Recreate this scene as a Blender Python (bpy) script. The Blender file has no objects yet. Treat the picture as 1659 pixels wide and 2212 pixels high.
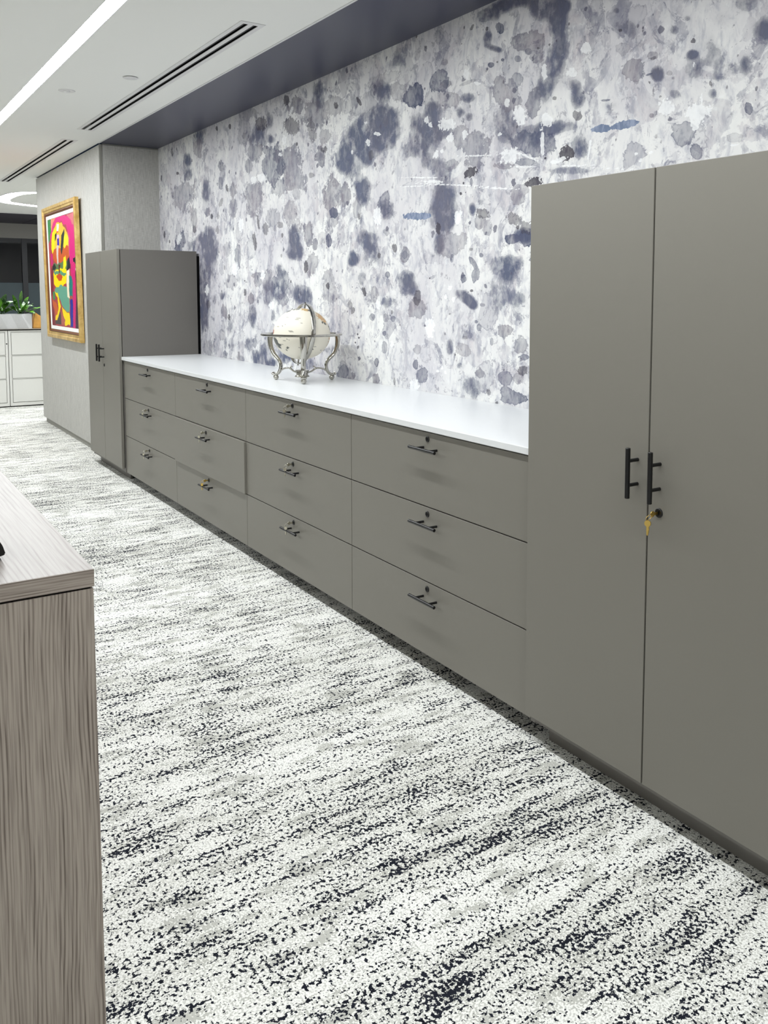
import bpy, bmesh, math, random
import numpy as np
from mathutils import Vector, Matrix
random.seed(7)
S = bpy.context.scene
C = S.collection
PI = math.pi

# ------------------------------------------------------------------ camera
cam_d = bpy.data.cameras.new('camera'); cam = bpy.data.objects.new('camera', cam_d); C.objects.link(cam)
R_ = Vector((0.5737, 0.8190, 0.0042)); U_ = Vector((-0.0699, 0.0438, 0.9966)); F_ = Vector((-0.8161, 0.5721, -0.0821))
def cam_basis(yaw, pitch, roll):
    f = Vector((-math.sin(yaw)*math.cos(pitch), math.cos(yaw)*math.cos(pitch), math.sin(pitch)))
    r = Vector((math.cos(yaw), math.sin(yaw), 0)); u = r.cross(f)
    return r*math.cos(roll)+u*math.sin(roll), u*math.cos(roll)-r*math.sin(roll), f
R_, U_, F_ = cam_basis(0.959547, -0.082151, 0.004179)
m3 = Matrix((R_, U_, -F_)).transposed()
cam.matrix_world = Matrix.Translation((1.893976, -1.622119, 1.295848)) @ m3.to_4x4()
cam_d.sensor_fit = 'HORIZONTAL'; cam_d.sensor_width = 36.0
cam_d.lens = 1902.142225*36.0/1659
cam_d.shift_x = (829.5-971.399153)/1659; cam_d.shift_y = (792.863342-1106)/1659
cam_d.clip_start = 0.05; cam_d.clip_end = 60
S.camera = cam

# ------------------------------------------------------------------ world, exposure
w = bpy.data.worlds.new('night'); S.world = w; w.use_nodes = True
bg = w.node_tree.nodes['Background']; bg.inputs[0].default_value = (0.02, 0.03, 0.05, 1); bg.inputs[1].default_value = 0.5
S.view_settings.view_transform = 'Standard'; S.view_settings.look = 'None'
S.view_settings.gamma = 1.0; S.view_settings.use_curve_mapping = False
S.view_settings.exposure = 0.0
STRIP = 71.0       # radiance of the linear ceiling lights
RING = 46.0

# ------------------------------------------------------------------ measures (metres)
D = 0.548          # mural wall
YT = -0.023        # tall cabinet door face
YC = 0.099         # column face
ZC = 2.436         # ceiling
H = 1.596          # tall cabinet top
HC = 0.8605        # counter top
ZB, ZBT = 0.060, 0.084
Z1, Z2, ZT = 0.319, 0.579, 0.8355
XS = [0.0, -1.081, -2.142, -3.215, -4.300]
X4B, X5 = -4.331, -5.231
XR, XW = -5.2345, -7.748
WD = 0.4505

# ------------------------------------------------------------------ materials
def lin(c):
    return tuple(((v/255)/12.92 if v/255 <= 0.04045 else ((v/255+0.055)/1.055)**2.4) for v in c)
class NT:
    def __init__(s, name):
        s.m = bpy.data.materials.new(name); s.m.use_nodes = True; s.t = s.m.node_tree
        s.b = s.t.nodes['Principled BSDF']; s.co = None
    def n(s, typ, **k):
        nd = s.t.nodes.new(typ)
        for a, v in k.items(): setattr(nd, a, v)
        return nd
    def l(s, a, b): s.t.links.new(a, b)
    def put(s, sock, v):
        if hasattr(v, 'links') or isinstance(v, bpy.types.NodeSocket): s.l(v, sock)
        else:
            try: sock.default_value = v
            except Exception: sock.default_value = (*v, 1)
    def coord(s, scale=(1, 1, 1), kind='Object', rot=(0, 0, 0)):
        if s.co is None: s.co = s.n('ShaderNodeTexCoord')
        mp = s.n('ShaderNodeMapping'); mp.inputs['Scale'].default_value = scale; mp.inputs['Rotation'].default_value = rot
        s.l(s.co.outputs[kind], mp.inputs[0]); return mp.outputs[0]
    def noise(s, vec, scale, detail=4, rough=.5, dist=0, col=False):
        nd = s.n('ShaderNodeTexNoise'); s.l(vec, nd.inputs['Vector'])
        nd.inputs['Scale'].default_value = scale; nd.inputs['Detail'].default_value = detail
        nd.inputs['Roughness'].default_value = rough; nd.inputs['Distortion'].default_value = dist
        return nd.outputs['Color' if col else 'Fac']
    def math(s, op, a, b=None, clamp=False, c=None):
        nd = s.n('ShaderNodeMath', operation=op); nd.use_clamp = clamp
        s.put(nd.inputs[0], a)
        if b is not None: s.put(nd.inputs[1], b)
        if c is not None: s.put(nd.inputs[2], c)
        return nd.outputs[0]
    def step(s, v, a, b, c=0., d=1.):
        nd = s.n('ShaderNodeMapRange', interpolation_type='SMOOTHSTEP')
        s.put(nd.inputs['Value'], v)
        for k, x in zip(('From Min', 'From Max', 'To Min', 'To Max'), (a, b, c, d)): s.put(nd.inputs[k], x)
        return nd.outputs[0]
    def mix(s, f, a, b, mode='MIX'):
        nd = s.n('ShaderNodeMix', data_type='RGBA', blend_type=mode)
        s.put(nd.inputs[0], f)
        for i, v in ((6, a), (7, b)):
            if isinstance(v, tuple) and len(v) == 3: v = (*v, 1)
            s.put(nd.inputs[i], v)
        return nd.outputs[2]
    def bump(s, h, strength=.2, dist=.01):
        nd = s.n('ShaderNodeBump'); nd.inputs['Strength'].default_value = strength; nd.inputs['Distance'].default_value = dist
        s.l(h, nd.inputs['Height']); s.l(nd.outputs[0], s.b.inputs['Normal'])
    def base(s, v, rough=.5, metal=0., spec=.5):
        if isinstance(v, tuple) and len(v) == 3: v = (*v, 1)
        s.put(s.b.inputs['Base Color'], v); s.put(s.b.inputs['Roughness'], rough)
        s.b.inputs['Metallic'].default_value = metal; s.b.inputs['Specular IOR Level'].default_value = spec

def simple(name, rgb, rough=.5, metal=0., spec=.5, grain=0., gscale=60, bump=0., var=.06):
    t = NT(name); c = lin(rgb)
    v = t.coord()
    n = t.noise(v, gscale, 3)
    a = tuple(x*(1-var) for x in c); b = tuple(min(1, x*(1+var)) for x in c)
    t.base(t.mix(n, a, b), rough, metal, spec)
    if bump: t.bump(t.noise(v, gscale*6, 2), bump, .002)
    return t.m

M = {}
M['laminate'] = simple('greige_laminate', (119, 116, 108), .46, 0, .55, gscale=300, bump=.04, var=.02)
M['carcass'] = simple('greige_carcass', (108, 105, 100), .5, 0, .4, gscale=200, var=.02)
M['quartz'] = simple('white_quartz', (222, 224, 225), .3, 0, .5, gscale=30, var=.015)
M['black'] = simple('black_metal', (9, 9, 11), .32, 0, .5, gscale=100)
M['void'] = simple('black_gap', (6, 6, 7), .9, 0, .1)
M['chrome'] = simple('polished_nickel', (180, 178, 171), .14, 1., .5, gscale=20, var=.03)
M['silver'] = simple('silver_key_metal', (200, 196, 180), .25, 1.)
M['brass'] = simple('brass_key_metal', (216, 184, 104), .3, 1.)
M['ceiling'] = simple('white_ceiling_paint', (240, 241, 238), .85, 0, .2, gscale=200, bump=.05, var=.01)
M['soffit'] = simple('slate_soffit_paint', (66, 67, 84), .35, 0, .5, gscale=4, var=.03)
M['trimwhite'] = simple('white_trim', (222, 222, 222), .5, 0, .4)
M['base_grey'] = simple('grey_rubber_base', (150, 149, 142), .6, 0, .3)
M['white_steel'] = simple('white_steel', (228, 228, 224), .4, 0, .4, gscale=40, var=.01)
M['worktop'] = simple('grey_worktop', (130, 124, 112), .35, 0, .5)
M['planter'] = simple('pale_grey_planter', (205, 206, 208), .5)
M['soil'] = simple('dark_soil', (32, 26, 22), .95, gscale=90, bump=.8, var=.5)
M['darktile'] = simple('charcoal_tile', (62, 60, 68), .8, gscale=20, var=.08)
M['bulk'] = simple('grey_bulkhead', (150, 148, 144), .8)
M['frame_dark'] = simple('dark_bronze_frame', (16, 18, 28), .4)
M['roomwall'] = simple('offwhite_wall', (206, 204, 198), .8)
M['plastic'] = simple('black_plastic', (12, 13, 14), .28, gscale=60)

def mat_emit(name, col, st):
    t = NT(name); t.base((0, 0, 0), 1.)
    t.b.inputs['Emission Color'].default_value = (*col, 1); t.b.inputs['Emission Strength'].default_value = st
    return t.m
M['strip'] = mat_emit('light_lens', (0.955, 0.985, 1.0), STRIP)
M['strip_dim'] = mat_emit('light_lens_office', (0.955, 0.985, 1.0), STRIP*.8)
M['ring'] = mat_emit('ring_lens', (0.955, 0.985, 1.0), RING)

def mat_fabric():
    t = NT('linen_wallcovering'); v = t.coord((1, 1, 1))
    a = t.noise(t.coord((420, 420, 18)), 1, 2); b = t.noise(t.coord((30, 30, 420)), 1, 2)
    f = t.math('ADD', t.math('MULTIPLY', a, .6), t.math('MULTIPLY', b, .4))
    c = t.mix(t.step(f, .3, .7), lin((168, 167, 163)), lin((206, 205, 200)))
    t.base(c, .8, 0, .2); t.bump(f, .15, .002); return t.m
M['fabric'] = mat_fabric()

def mat_carpet():
    t = NT('patterned_carpet')
    v = t.coord((1, 1, 1))
    st = t.noise(t.coord((34, 6.0, 1)), 1, 3, .6)               # streaks across the aisle
    st2 = t.noise(t.coord((4.5, 0.9, 1)), 1, 2, .5)
    fine = t.noise(t.coord((120, 110, 100)), 1, 2.5, .6)
    fine2 = t.noise(t.coord((230, 200, 100)), 1, 1.5, .5)
    gpatch = t.noise(t.coord((20, 8, 1)), 1, 3, .6, .4)
    # grey patches and grey flecks
    g1 = t.step(t.math('ADD', gpatch, t.math('MULTIPLY', t.math('SUBTRACT', fine2, .5), .7)), .525, .59)
    g2 = t.step(t.math('ADD', fine2, t.math('MULTIPLY', st2, .3)), .64, .70)
    grey = t.math('MAXIMUM', t.math('MULTIPLY', g1, .85), t.math('MULTIPLY', g2, .6))
    cream = t.mix(st2, lin((243, 243, 240)), lin((237, 236, 229)))
    col = t.mix(t.math('MULTIPLY', grey, .9), cream, lin((170, 170, 162)))
    # black flecks clustered in streaks
    k = t.math('ADD', fine, t.math('MULTIPLY', t.math('SUBTRACT', st, .5), .55))
    k = t.math('ADD', k, t.math('MULTIPLY', t.math('SUBTRACT', st2, .5), .2))
    km = t.step(k, .553, .588)
    dark = t.mix(t.noise(v, 25, 2), lin((8, 10, 18)), lin((44, 47, 58)))
    col = t.mix(km, col, dark)
    t.base(col, .95, 0, .1)
    t.bump(t.math('SUBTRACT', fine2, t.math('MULTIPLY', km, .4)), .35, .004)
    return t.m
M['carpet'] = mat_carpet()

def mat_wood(name, along, across, light, dark, period, warp, rough=.4, spec=.4):
    """grain lines: distorted bands; along = axis the grain follows, across = axis it repeats over"""
    t = NT(name); ax = 'xyz'
    sc = [5., 5., 5.]; sc[ax.index(along)] = 1.5
    w1 = t.noise(t.coord(tuple(sc)), 1, 2, .45); w2 = t.noise(t.coord(tuple(q*3.2 for q in sc)), 1, 2, .5)
    sep = t.n('ShaderNodeSeparateXYZ'); t.l(t.co.outputs['Object'], sep.inputs[0])
    c = sep.outputs[ax.index(across)]
    ph = t.math('ADD', t.math('MULTIPLY', c, 2*PI/period), t.math('ADD', t.math('MULTIPLY', w1, warp), t.math('MULTIPLY', w2, warp*.22)))
    ln = t.math('POWER', t.math('ADD', t.math('MULTIPLY', t.math('SINE', ph), .5), .5), 2.2)
    f1 = [420.]*3; f1[ax.index(along)] = 9.
    f2 = [70.]*3; f2[ax.index(along)] = 3.
    fine = t.noise(t.coord(tuple(f1)), 1, 2, .5); band = t.noise(t.coord(tuple(f2)), 1, 2, .5)
    f = t.math('ADD', t.math('MULTIPLY', ln, t.math('MULTIPLY', t.step(band, .3, .7), .75)), t.math('MULTIPLY', t.step(fine, .4, .68), .4), True)
    t.base(t.mix(f, lin(light), lin(dark)), rough, 0, spec)
    t.bump(fine, .05, .001)
    return t.m
M['wood_top'] = mat_wood('ash_laminate_top', 'x', 'y', (152, 146, 142), (122, 114, 108), .009, 26, .42, .35)
M['wood_panel'] = mat_wood('ash_laminate_panel', 'z', 'y', (176, 165, 154), (100, 88, 80), .0068, 50)
M['wood_edge'] = mat_wood('ash_laminate_edge', 'y', 'z', (174, 163, 153), (102, 90, 82), .0046, 2.)

def mat_mural():
    t = NT('watercolour_mural')
    def attr(n):
        a = t.n('ShaderNodeAttribute', attribute_name=n)
        s = t.n('ShaderNodeSeparateColor'); t.l(a.outputs['Color'], s.inputs[0]); return s.outputs
    A = attr('ink_a'); B = attr('ink_b'); E = attr('ink_c')
    v = t.coord((1, 1, 1)); vs = t.coord((1, 1, .62))
    n1 = t.noise(v, 13, 7, .62); n2 = t.noise(v, 60, 3, .6); n3 = t.noise(vs, 2.3, 6, .6, .4); n4 = t.noise(v, 5.5, 8, .65, .8)
    n5 = t.noise(t.coord((1.6, 1, .8)), 16, 7, .68, .5)
    c5 = lambda q: t.math('SUBTRACT', q, .5)
    es = t.math('ADD', t.math('MULTIPLY', c5(n1), 1.4), t.math('MULTIPLY', c5(n2), 2.6))
    e = t.math('ADD', t.math('ADD', t.math('MULTIPLY', c5(n1), 2.6), t.math('MULTIPLY', c5(n2), .9)), t.math('MULTIPLY', c5(n4), 1.3))
    col = t.mix(t.step(n3, .35, .68), lin((234, 234, 232)), lin((206, 204, 209)))
    col = t.mix(t.math('MULTIPLY', t.step(n4, .52, .72), .5), col, lin((214, 202, 204)))
    col = t.mix(t.math('MULTIPLY', t.step(n5, .47, .66), .55), col, lin((170, 172, 184)))
    wash = t.step(t.math('ADD', n4, t.math('MULTIPLY', c5(n1), .5)), .53, .552)
    col = t.mix(t.math('MULTIPLY', wash, t.step(n5, .3, .75, .12, .55)), col, lin((142, 142, 158)))
    n6 = t.noise(t.coord((1, 1, .75)), 7, 8, .7, 1.2); wash2 = t.step(n6, .57, .60)
    col = t.mix(t.math('MULTIPLY', wash2, t.step(n1, .3, .7, .15, .7)), col, lin((104, 106, 130)))
    n7 = t.noise(v, 20, 7, .7, .3); col = t.mix(t.math('MULTIPLY', t.step(n7, .60, .63), .45), col, lin((112, 110, 128)))
    col = t.mix(t.math('MULTIPLY', t.step(n7, .40, .36), .35), col, lin((238, 240, 240)))
    def hard(F, Am, colr, width=.05, amp=.5, tex=.5, rim=.25, am=1., ee=None):
        f = t.math('ADD', F, t.math('MULTIPLY', ee or e, amp))
        m = t.step(f, -width+.02, width+.02)
        ring = t.math('MULTIPLY', t.step(f, -.03, .06), t.step(f, .2, .05))
        tx = t.math('ADD', 1-tex*.5, t.math('MULTIPLY', c5(n5), tex*2.2))
        op = t.math('ADD', t.math('MULTIPLY', t.math('MULTIPLY', Am, am), tx), t.math('MULTIPLY', ring, rim))
        return t.math('MULTIPLY', m, op, True)
    # soft clouds
    sm = t.math('MULTIPLY', A[0], t.math('ADD', .42, t.math('MULTIPLY', t.step(n1, .33, .68), .85)))
    scol = t.mix(t.step(n3, .35, .65), lin((70, 79, 106)), lin((92, 92, 110)))
    scol = t.mix(t.step(n5, .42, .66, 0, .4), scol, lin((112, 116, 140)))
    crisp = t.step(t.math('ADD', A[0], t.math('MULTIPLY', e, .45)), .40, .46)
    sa = t.math('ADD', t.math('MULTIPLY', t.step(sm, .03, .95), .72), t.math('MULTIPLY', crisp, t.step(n5, .3, .7, .12, .42)), True)
    col = t.mix(t.math('MULTIPLY', sa, .96), col, scol)
    gcol = t.mix(t.step(n4, .4, .6), lin((98, 100, 118)), lin((116, 110, 122)))
    col = t.mix(hard(A[1], A[2], gcol, .06, .8, .6, .16, 1.1), col, gcol)
    hcol = t.mix(t.step(n4, .35, .65), lin((60, 70, 98)), lin((80, 83, 108)))
    col = t.mix(hard(B[0], B[1], hcol, .05, .62, .55, .2, 1.1), col, hcol)
    v3 = t.n('ShaderNodeTexVoronoi'); t.l(t.coord((1, 1, .85)), v3.inputs['Vector']); v3.inputs['Scale'].default_value = 6.5
    s3 = t.n('ShaderNodeSeparateColor'); t.l(v3.outputs['Color'], s3.inputs[0])
    f3 = t.math('SUBTRACT', t.math('MULTIPLY', t.step(s3.outputs[0], .35, 1.), .5), t.math('ADD', v3.outputs['Distance'], t.math('MULTIPLY', e, .28)))
    o3 = t.math('ADD', t.math('MULTIPLY', s3.outputs[1], .4), t.math('MULTIPLY', t.math('MULTIPLY', t.step(f3, 0., .02), t.step(f3, .07, .02)), .3))
    col = t.mix(t.math('MULTIPLY', t.step(f3, 0., .02), o3), col, lin((112, 112, 132)))
    # random small spatter
    vo = t.n('ShaderNodeTexVoronoi'); t.l(v, vo.inputs['Vector']); vo.inputs['Scale'].default_value = 18
    sp = t.n('ShaderNodeSeparateColor'); t.l(vo.outputs['Color'], sp.inputs[0])
    rad = t.math('MULTIPLY', t.step(sp.outputs[0], .62, 1.), .26)
    dd = t.math('ADD', vo.outputs['Distance'], t.math('ADD', t.math('MULTIPLY', c5(n2), .5), t.math('MULTIPLY', c5(n1), .35)))
    spm = t.step(t.math('SUBTRACT', rad, dd), .0, .05)
    col = t.mix(t.math('MULTIPLY', spm, t.math('ADD', .25, t.math('MULTIPLY', sp.outputs[1], .6))), col, lin((88, 88, 108)))
    vo2 = t.n('ShaderNodeTexVoronoi'); t.l(t.coord((1, 1, .8)), vo2.inputs['Vector']); vo2.inputs['Scale'].default_value = 46
    sp2 = t.n('ShaderNodeSeparateColor'); t.l(vo2.outputs['Color'], sp2.inputs[0])
    r2 = t.math('MULTIPLY', t.step(sp2.outputs[0], .8, 1.), .3)
    m2 = t.math('MULTIPLY', t.step(t.math('SUBTRACT', r2, vo2.outputs['Distance']), 0, .08), t.step(n4, .45, .6))
    col = t.mix(t.math('MULTIPLY', m2, .75), col, lin((70, 66, 82)))
    kcol = t.mix(n5, lin((38, 38, 50)), lin((72, 66, 80)))
    col = t.mix(hard(B[2], E[0], kcol, .06, .65, .3, .1, 1.05, es), col, kcol)
    bf = t.mix(t.step(n5, .4, .6), lin((88, 108, 142)), lin((138, 150, 176)))
    bw = t.math('ADD', E[2], t.math('MULTIPLY', es, .5))
    col = t.mix(t.math('MULTIPLY', t.step(bw, -.06, .02), .9), col, bf)
    ww = t.math('ADD', E[1], t.math('MULTIPLY', es, .85))
    col = t.mix(t.math('MULTIPLY', t.step(ww, .0, .08), t.math('ADD', .7, t.math('MULTIPLY', c5(n2), .6))), col, lin((244, 245, 246)))
    t.base(col, .6, 0, .25)
    return t.m
M['mural'] = mat_mural()

# ------------------------------------------------------------------ mesh helpers
def new_bm(): return bmesh.new()
def box(bm, x0, x1, y0, y1, z0, z1, bev=0., seg=2):
    r = bmesh.ops.create_cube(bm, size=1.0); vs = r['verts']
    for v in vs:
        v.co = Vector(((x0+x1)/2+v.co.x*(x1-x0), (y0+y1)/2+v.co.y*(y1-y0), (z0+z1)/2+v.co.z*(z1-z0)))
    if bev:
        es = list({e for v in vs for e in v.link_edges})
        bmesh.ops.bevel(bm, geom=es, offset=bev, segments=seg, affect='EDGES', profile=.5)
def rod(bm, p0, p1, r0, r1=None, n=20, caps=True, flat=1.):
    p0, p1 = Vector(p0), Vector(p1); r1 = r0 if r1 is None else r1
    d = (p1-p0).normalized(); a = d.orthogonal().normalized(); b = d.cross(a)
    A = [bm.verts.new(p0+a*math.cos(2*PI*i/n)*r0+b*math.sin(2*PI*i/n)*r0) for i in range(n)]
    B = [bm.verts.new(p1+a*math.cos(2*PI*i/n)*r1+b*math.sin(2*PI*i/n)*r1) for i in range(n)]
    for i in range(n): bm.faces.new((A[i], A[(i+1) % n], B[(i+1) % n], B[i]))
    if caps: bm.faces.new(A[::-1]); bm.faces.new(B)
def round_rod(bm, p0, p1, r, ch=.0012, n=24):
    p0, p1 = Vector(p0), Vector(p1); d = (p1-p0).normalized()
    lathe(bm, p0, d, [(0, 0), (r-ch, 0), (r, ch), (r, (p1-p0).length-ch), (r-ch, (p1-p0).length), (0, (p1-p0).length)], n)
def lathe(bm, o, d, prof, n=32):
    o = Vector(o); d = Vector(d).normalized(); a = d.orthogonal().normalized(); b = d.cross(a)
    rings = []
    for r, h in prof:
        if r < 1e-6: rings.append([bm.verts.new(o+d*h)])
        else: rings.append([bm.verts.new(o+d*h+(a*math.cos(2*PI*i/n)+b*math.sin(2*PI*i/n))*r) for i in range(n)])
    for A, B in zip(rings, rings[1:]):
        for i in range(n):
            j = (i+1) % n
            q = [A[i % len(A)], A[j % len(A)], B[j % len(B)], B[i % len(B)]]
            u = []
            for x in q:
                if x not in u: u.append(x)
            if len(u) > 2: bm.faces.new(u)
def sweep(bm, pts, ra, rb, side=None, n=14, closed=False, cap=True):
    """tube along pts; ra = half width along side vector, rb = half thickness (lists or numbers)"""
    pts = [Vector(p) for p in pts]; N = len(pts)
    ra = ra if isinstance(ra, (list, tuple)) else [ra]*N; rb = rb if isinstance(rb, (list, tuple)) else [rb]*N
    rings = []
    for i, p in enumerate(pts):
        q0 = pts[(i-1) % N] if closed or i > 0 else p; q1 = pts[(i+1) % N] if closed or i < N-1 else p
        d = (q1-q0).normalized()
        s = Vector(side) if side is not None else d.orthogonal()
        s = (s-d*s.dot(d)).normalized(); t = d.cross(s)
        rings.append([bm.verts.new(p+s*math.cos(2*PI*k/n)*ra[i]+t*math.sin(2*PI*k/n)*rb[i]) for k in range(n)])
    rng = range(N) if closed else range(N-1)
    for i in rng:
        A, B = rings[i], rings[(i+1) % N]
        for k in range(n): bm.faces.new((A[k], A[(k+1) % n], B[(k+1) % n], B[k]))
    if cap and not closed: bm.faces.new(rings[0][::-1]); bm.faces.new(rings[-1])
def spline(P, sub=6):
    P = [Vector(p) for p in P]; out = []
    for i in range(len(P)-1):
        a = P[max(i-1, 0)]; b = P[i]; c = P[i+1]; d = P[min(i+2, len(P)-1)]
        for k in range(sub):
            t = k/sub
            out.append(.5*((2*b)+(c-a)*t+(2*a-5*b+4*c-d)*t*t+(3*b-a-3*c+d)*t**3))
    out.append(P[-1]); return out

def obj(name, bm, m, parent=None, smooth=False, fix=True):
    if fix: bmesh.ops.recalc_face_normals(bm, faces=bm.faces)
    me = bpy.data.meshes.new(name)
    if parent is not None:
        off = world_loc(parent)
        bm.transform(Matrix.Translation(-off))
    bm.to_mesh(me); bm.free()
    if smooth:
        for p in me.polygons: p.use_smooth = True
        try: me.set_sharp_from_angle(angle=math.radians(38))
        except Exception: pass
    me.materials.append(m if not isinstance(m, str) else M[m])
    o = bpy.data.objects.new(name, me); C.objects.link(o)
    if parent is not None: o.parent = parent
    return o
def world_loc(o):
    v = Vector((0, 0, 0))
    while o is not None: v += Vector(o.location); o = o.parent
    return v
def thing(name, label, cat, loc, group=None):
    o = bpy.data.objects.new(name, None); o.empty_display_size = .05; C.objects.link(o)
    o.location = loc; o['label'] = label; o['category'] = cat
    if group: o['group'] = group
    return o
def tag(o, label, cat, group=None):
    o['label'] = label; o['category'] = cat
    if group: o['group'] = group
    return o
def struct(name, bm, m, parent=None, smooth=False):
    o = obj(name, bm, m, parent, smooth)
    if parent is None: o['kind'] = 'structure'
    return o
def bx(*a, **k):
    bm = new_bm(); box(bm, *a, **k); return bm

def plate(bm, x0, x1, y0, y1, z0, z1, holes):
    xs = sorted({x0, x1, *[h[0] for h in holes], *[h[1] for h in holes]}); ys = sorted({y0, y1, *[h[2] for h in holes], *[h[3] for h in holes]})
    xs = [x for x in xs if x0 <= x <= x1]; ys = [y for y in ys if y0 <= y <= y1]
    solid = {}
    for i in range(len(xs)-1):
        for j in range(len(ys)-1):
            cx, cy = (xs[i]+xs[i+1])/2, (ys[j]+ys[j+1])/2
            solid[i, j] = not any(h[0] < cx < h[1] and h[2] < cy < h[3] for h in holes)
    V = {}
    def vv(x, y, z):
        k = (round(x, 5), round(y, 5), round(z, 5))
        if k not in V: V[k] = bm.verts.new(k)
        return V[k]
    for (i, j), s in solid.items():
        if not s: continue
        a, b, c, d = xs[i], xs[i+1], ys[j], ys[j+1]
        bm.faces.new((vv(a, c, z0), vv(a, d, z0), vv(b, d, z0), vv(b, c, z0)))
        bm.faces.new((vv(a, c, z1), vv(b, c, z1), vv(b, d, z1), vv(a, d, z1)))
        for di, dj, e in ((-1, 0, (a, c, a, d)), (1, 0, (b, d, b, c)), (0, -1, (b, c, a, c)), (0, 1, (a, d, b, d))):
            if not solid.get((i+di, j+dj), False):
                bm.faces.new((vv(e[0], e[1], z0), vv(e[0], e[1], z1), vv(e[2], e[3], z1), vv(e[2], e[3], z0)))

# ------------------------------------------------------------------ room shell
RX0, RX1, RY0, RY1 = -14.24, 4.6, -8.0, 4.0
struct('floor', bx(RX0, RX1, RY0, RY1, -.1, 0), 'carpet')
SLOTS = [(-8.2, 2.2, -.695, -.625), (-8.2, 4.2, -3.935, -3.865)]
DIFF = [(-4.735, -1.715, -.166, -.056), (-8.27, -5.205, -.166, -.056)]
bm = new_bm()
plate(bm, -11.99, RX1, RY0, YC, ZC, ZC+.12, [(a, b, c, d) for a, b, c, d in SLOTS]+[(a+.012, b-.012, c+.02, d-.02) for a, b, c, d in DIFF])
box(bm, -11.99, XW, YC+.0005, RY1, ZC, ZC+.12)
struct('ceiling', bm, 'ceiling')
# dark tiled ceiling by the windows
bm = new_bm()
for i in range(4):
    x0 = RX0+.02+i*.555
    for j in range(20):
        y0 = RY0+j*.6+.02
        if x0+.545 > -11.99: continue
        box(bm, x0, x0+.545, y0, y0+.585, ZC-.004, ZC+.02)
box(bm, RX0, -11.995, RY0, RY1, ZC+.02, ZC+.04)
struct('ceiling_tiles', bm, 'darktile').name = 'ceiling'
struct('trim_1', bx(-12.0, -11.99, RY0, RY1, ZC-.02, ZC+.1), 'trimwhite')
# slate soffit over the niche
struct('trim_2', bx(XR, RX1, YC+.004, D+.05, ZC, ZC+.1), 'soffit')
struct('trim_3', bx(XR, RX1, YC-.006, YC+.004, ZC-.003, ZC+.05), 'trimwhite')
# other walls (closing the office)
struct('wall_front', bx(RX0, RX1, RY0-.1, RY0, 0, ZC+.1), 'roomwall')
struct('wall_right', bx(RX1, RX1+.1, RY0, RY1, 0, ZC+.1), 'roomwall')
struct('wall_end', bx(RX0, XW, RY1, RY1+.1, 0, ZC+.1), 'roomwall')
# column clad in linen panels
bm = new_bm()
box(bm, XW+.02, XR-.004, YC+.024, RY1, .0, ZC-.001)
struct('wall_core', bm, 'base_grey').name = 'wall_partition'
bm = new_bm()
for a, b in ((XW, -6.485), (-6.482, XR-.012)):
    box(bm, a, b, YC, YC+.023, .045, ZC-.012, bev=.0015)
struct('wall_column', bm, 'fabric')
bm = new_bm(); box(bm, XR-.0035, XR+.0005, YC+.024, D, .045, ZC-.012); 
struct('wall_return', bm, 'fabric')
struct('trim_4', bx(XR-.011, XR+.0015, YC+.001, YC+.022, .045, ZC-.008, bev=.001), 'base_grey')
struct('trim_5', bx(XW-.004, XW-.0005, YC, YC+.022, .045, ZC-.01), 'base_grey')
struct('wall_side', bx(XW+.001, XW+.019, YC+.024, RY1, .045, ZC-.012), 'fabric')
struct('baseboard_column', bx(XW+.085, X5-.003, YC+.009, YC+.0235, 0, .044), 'base_grey')

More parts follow.
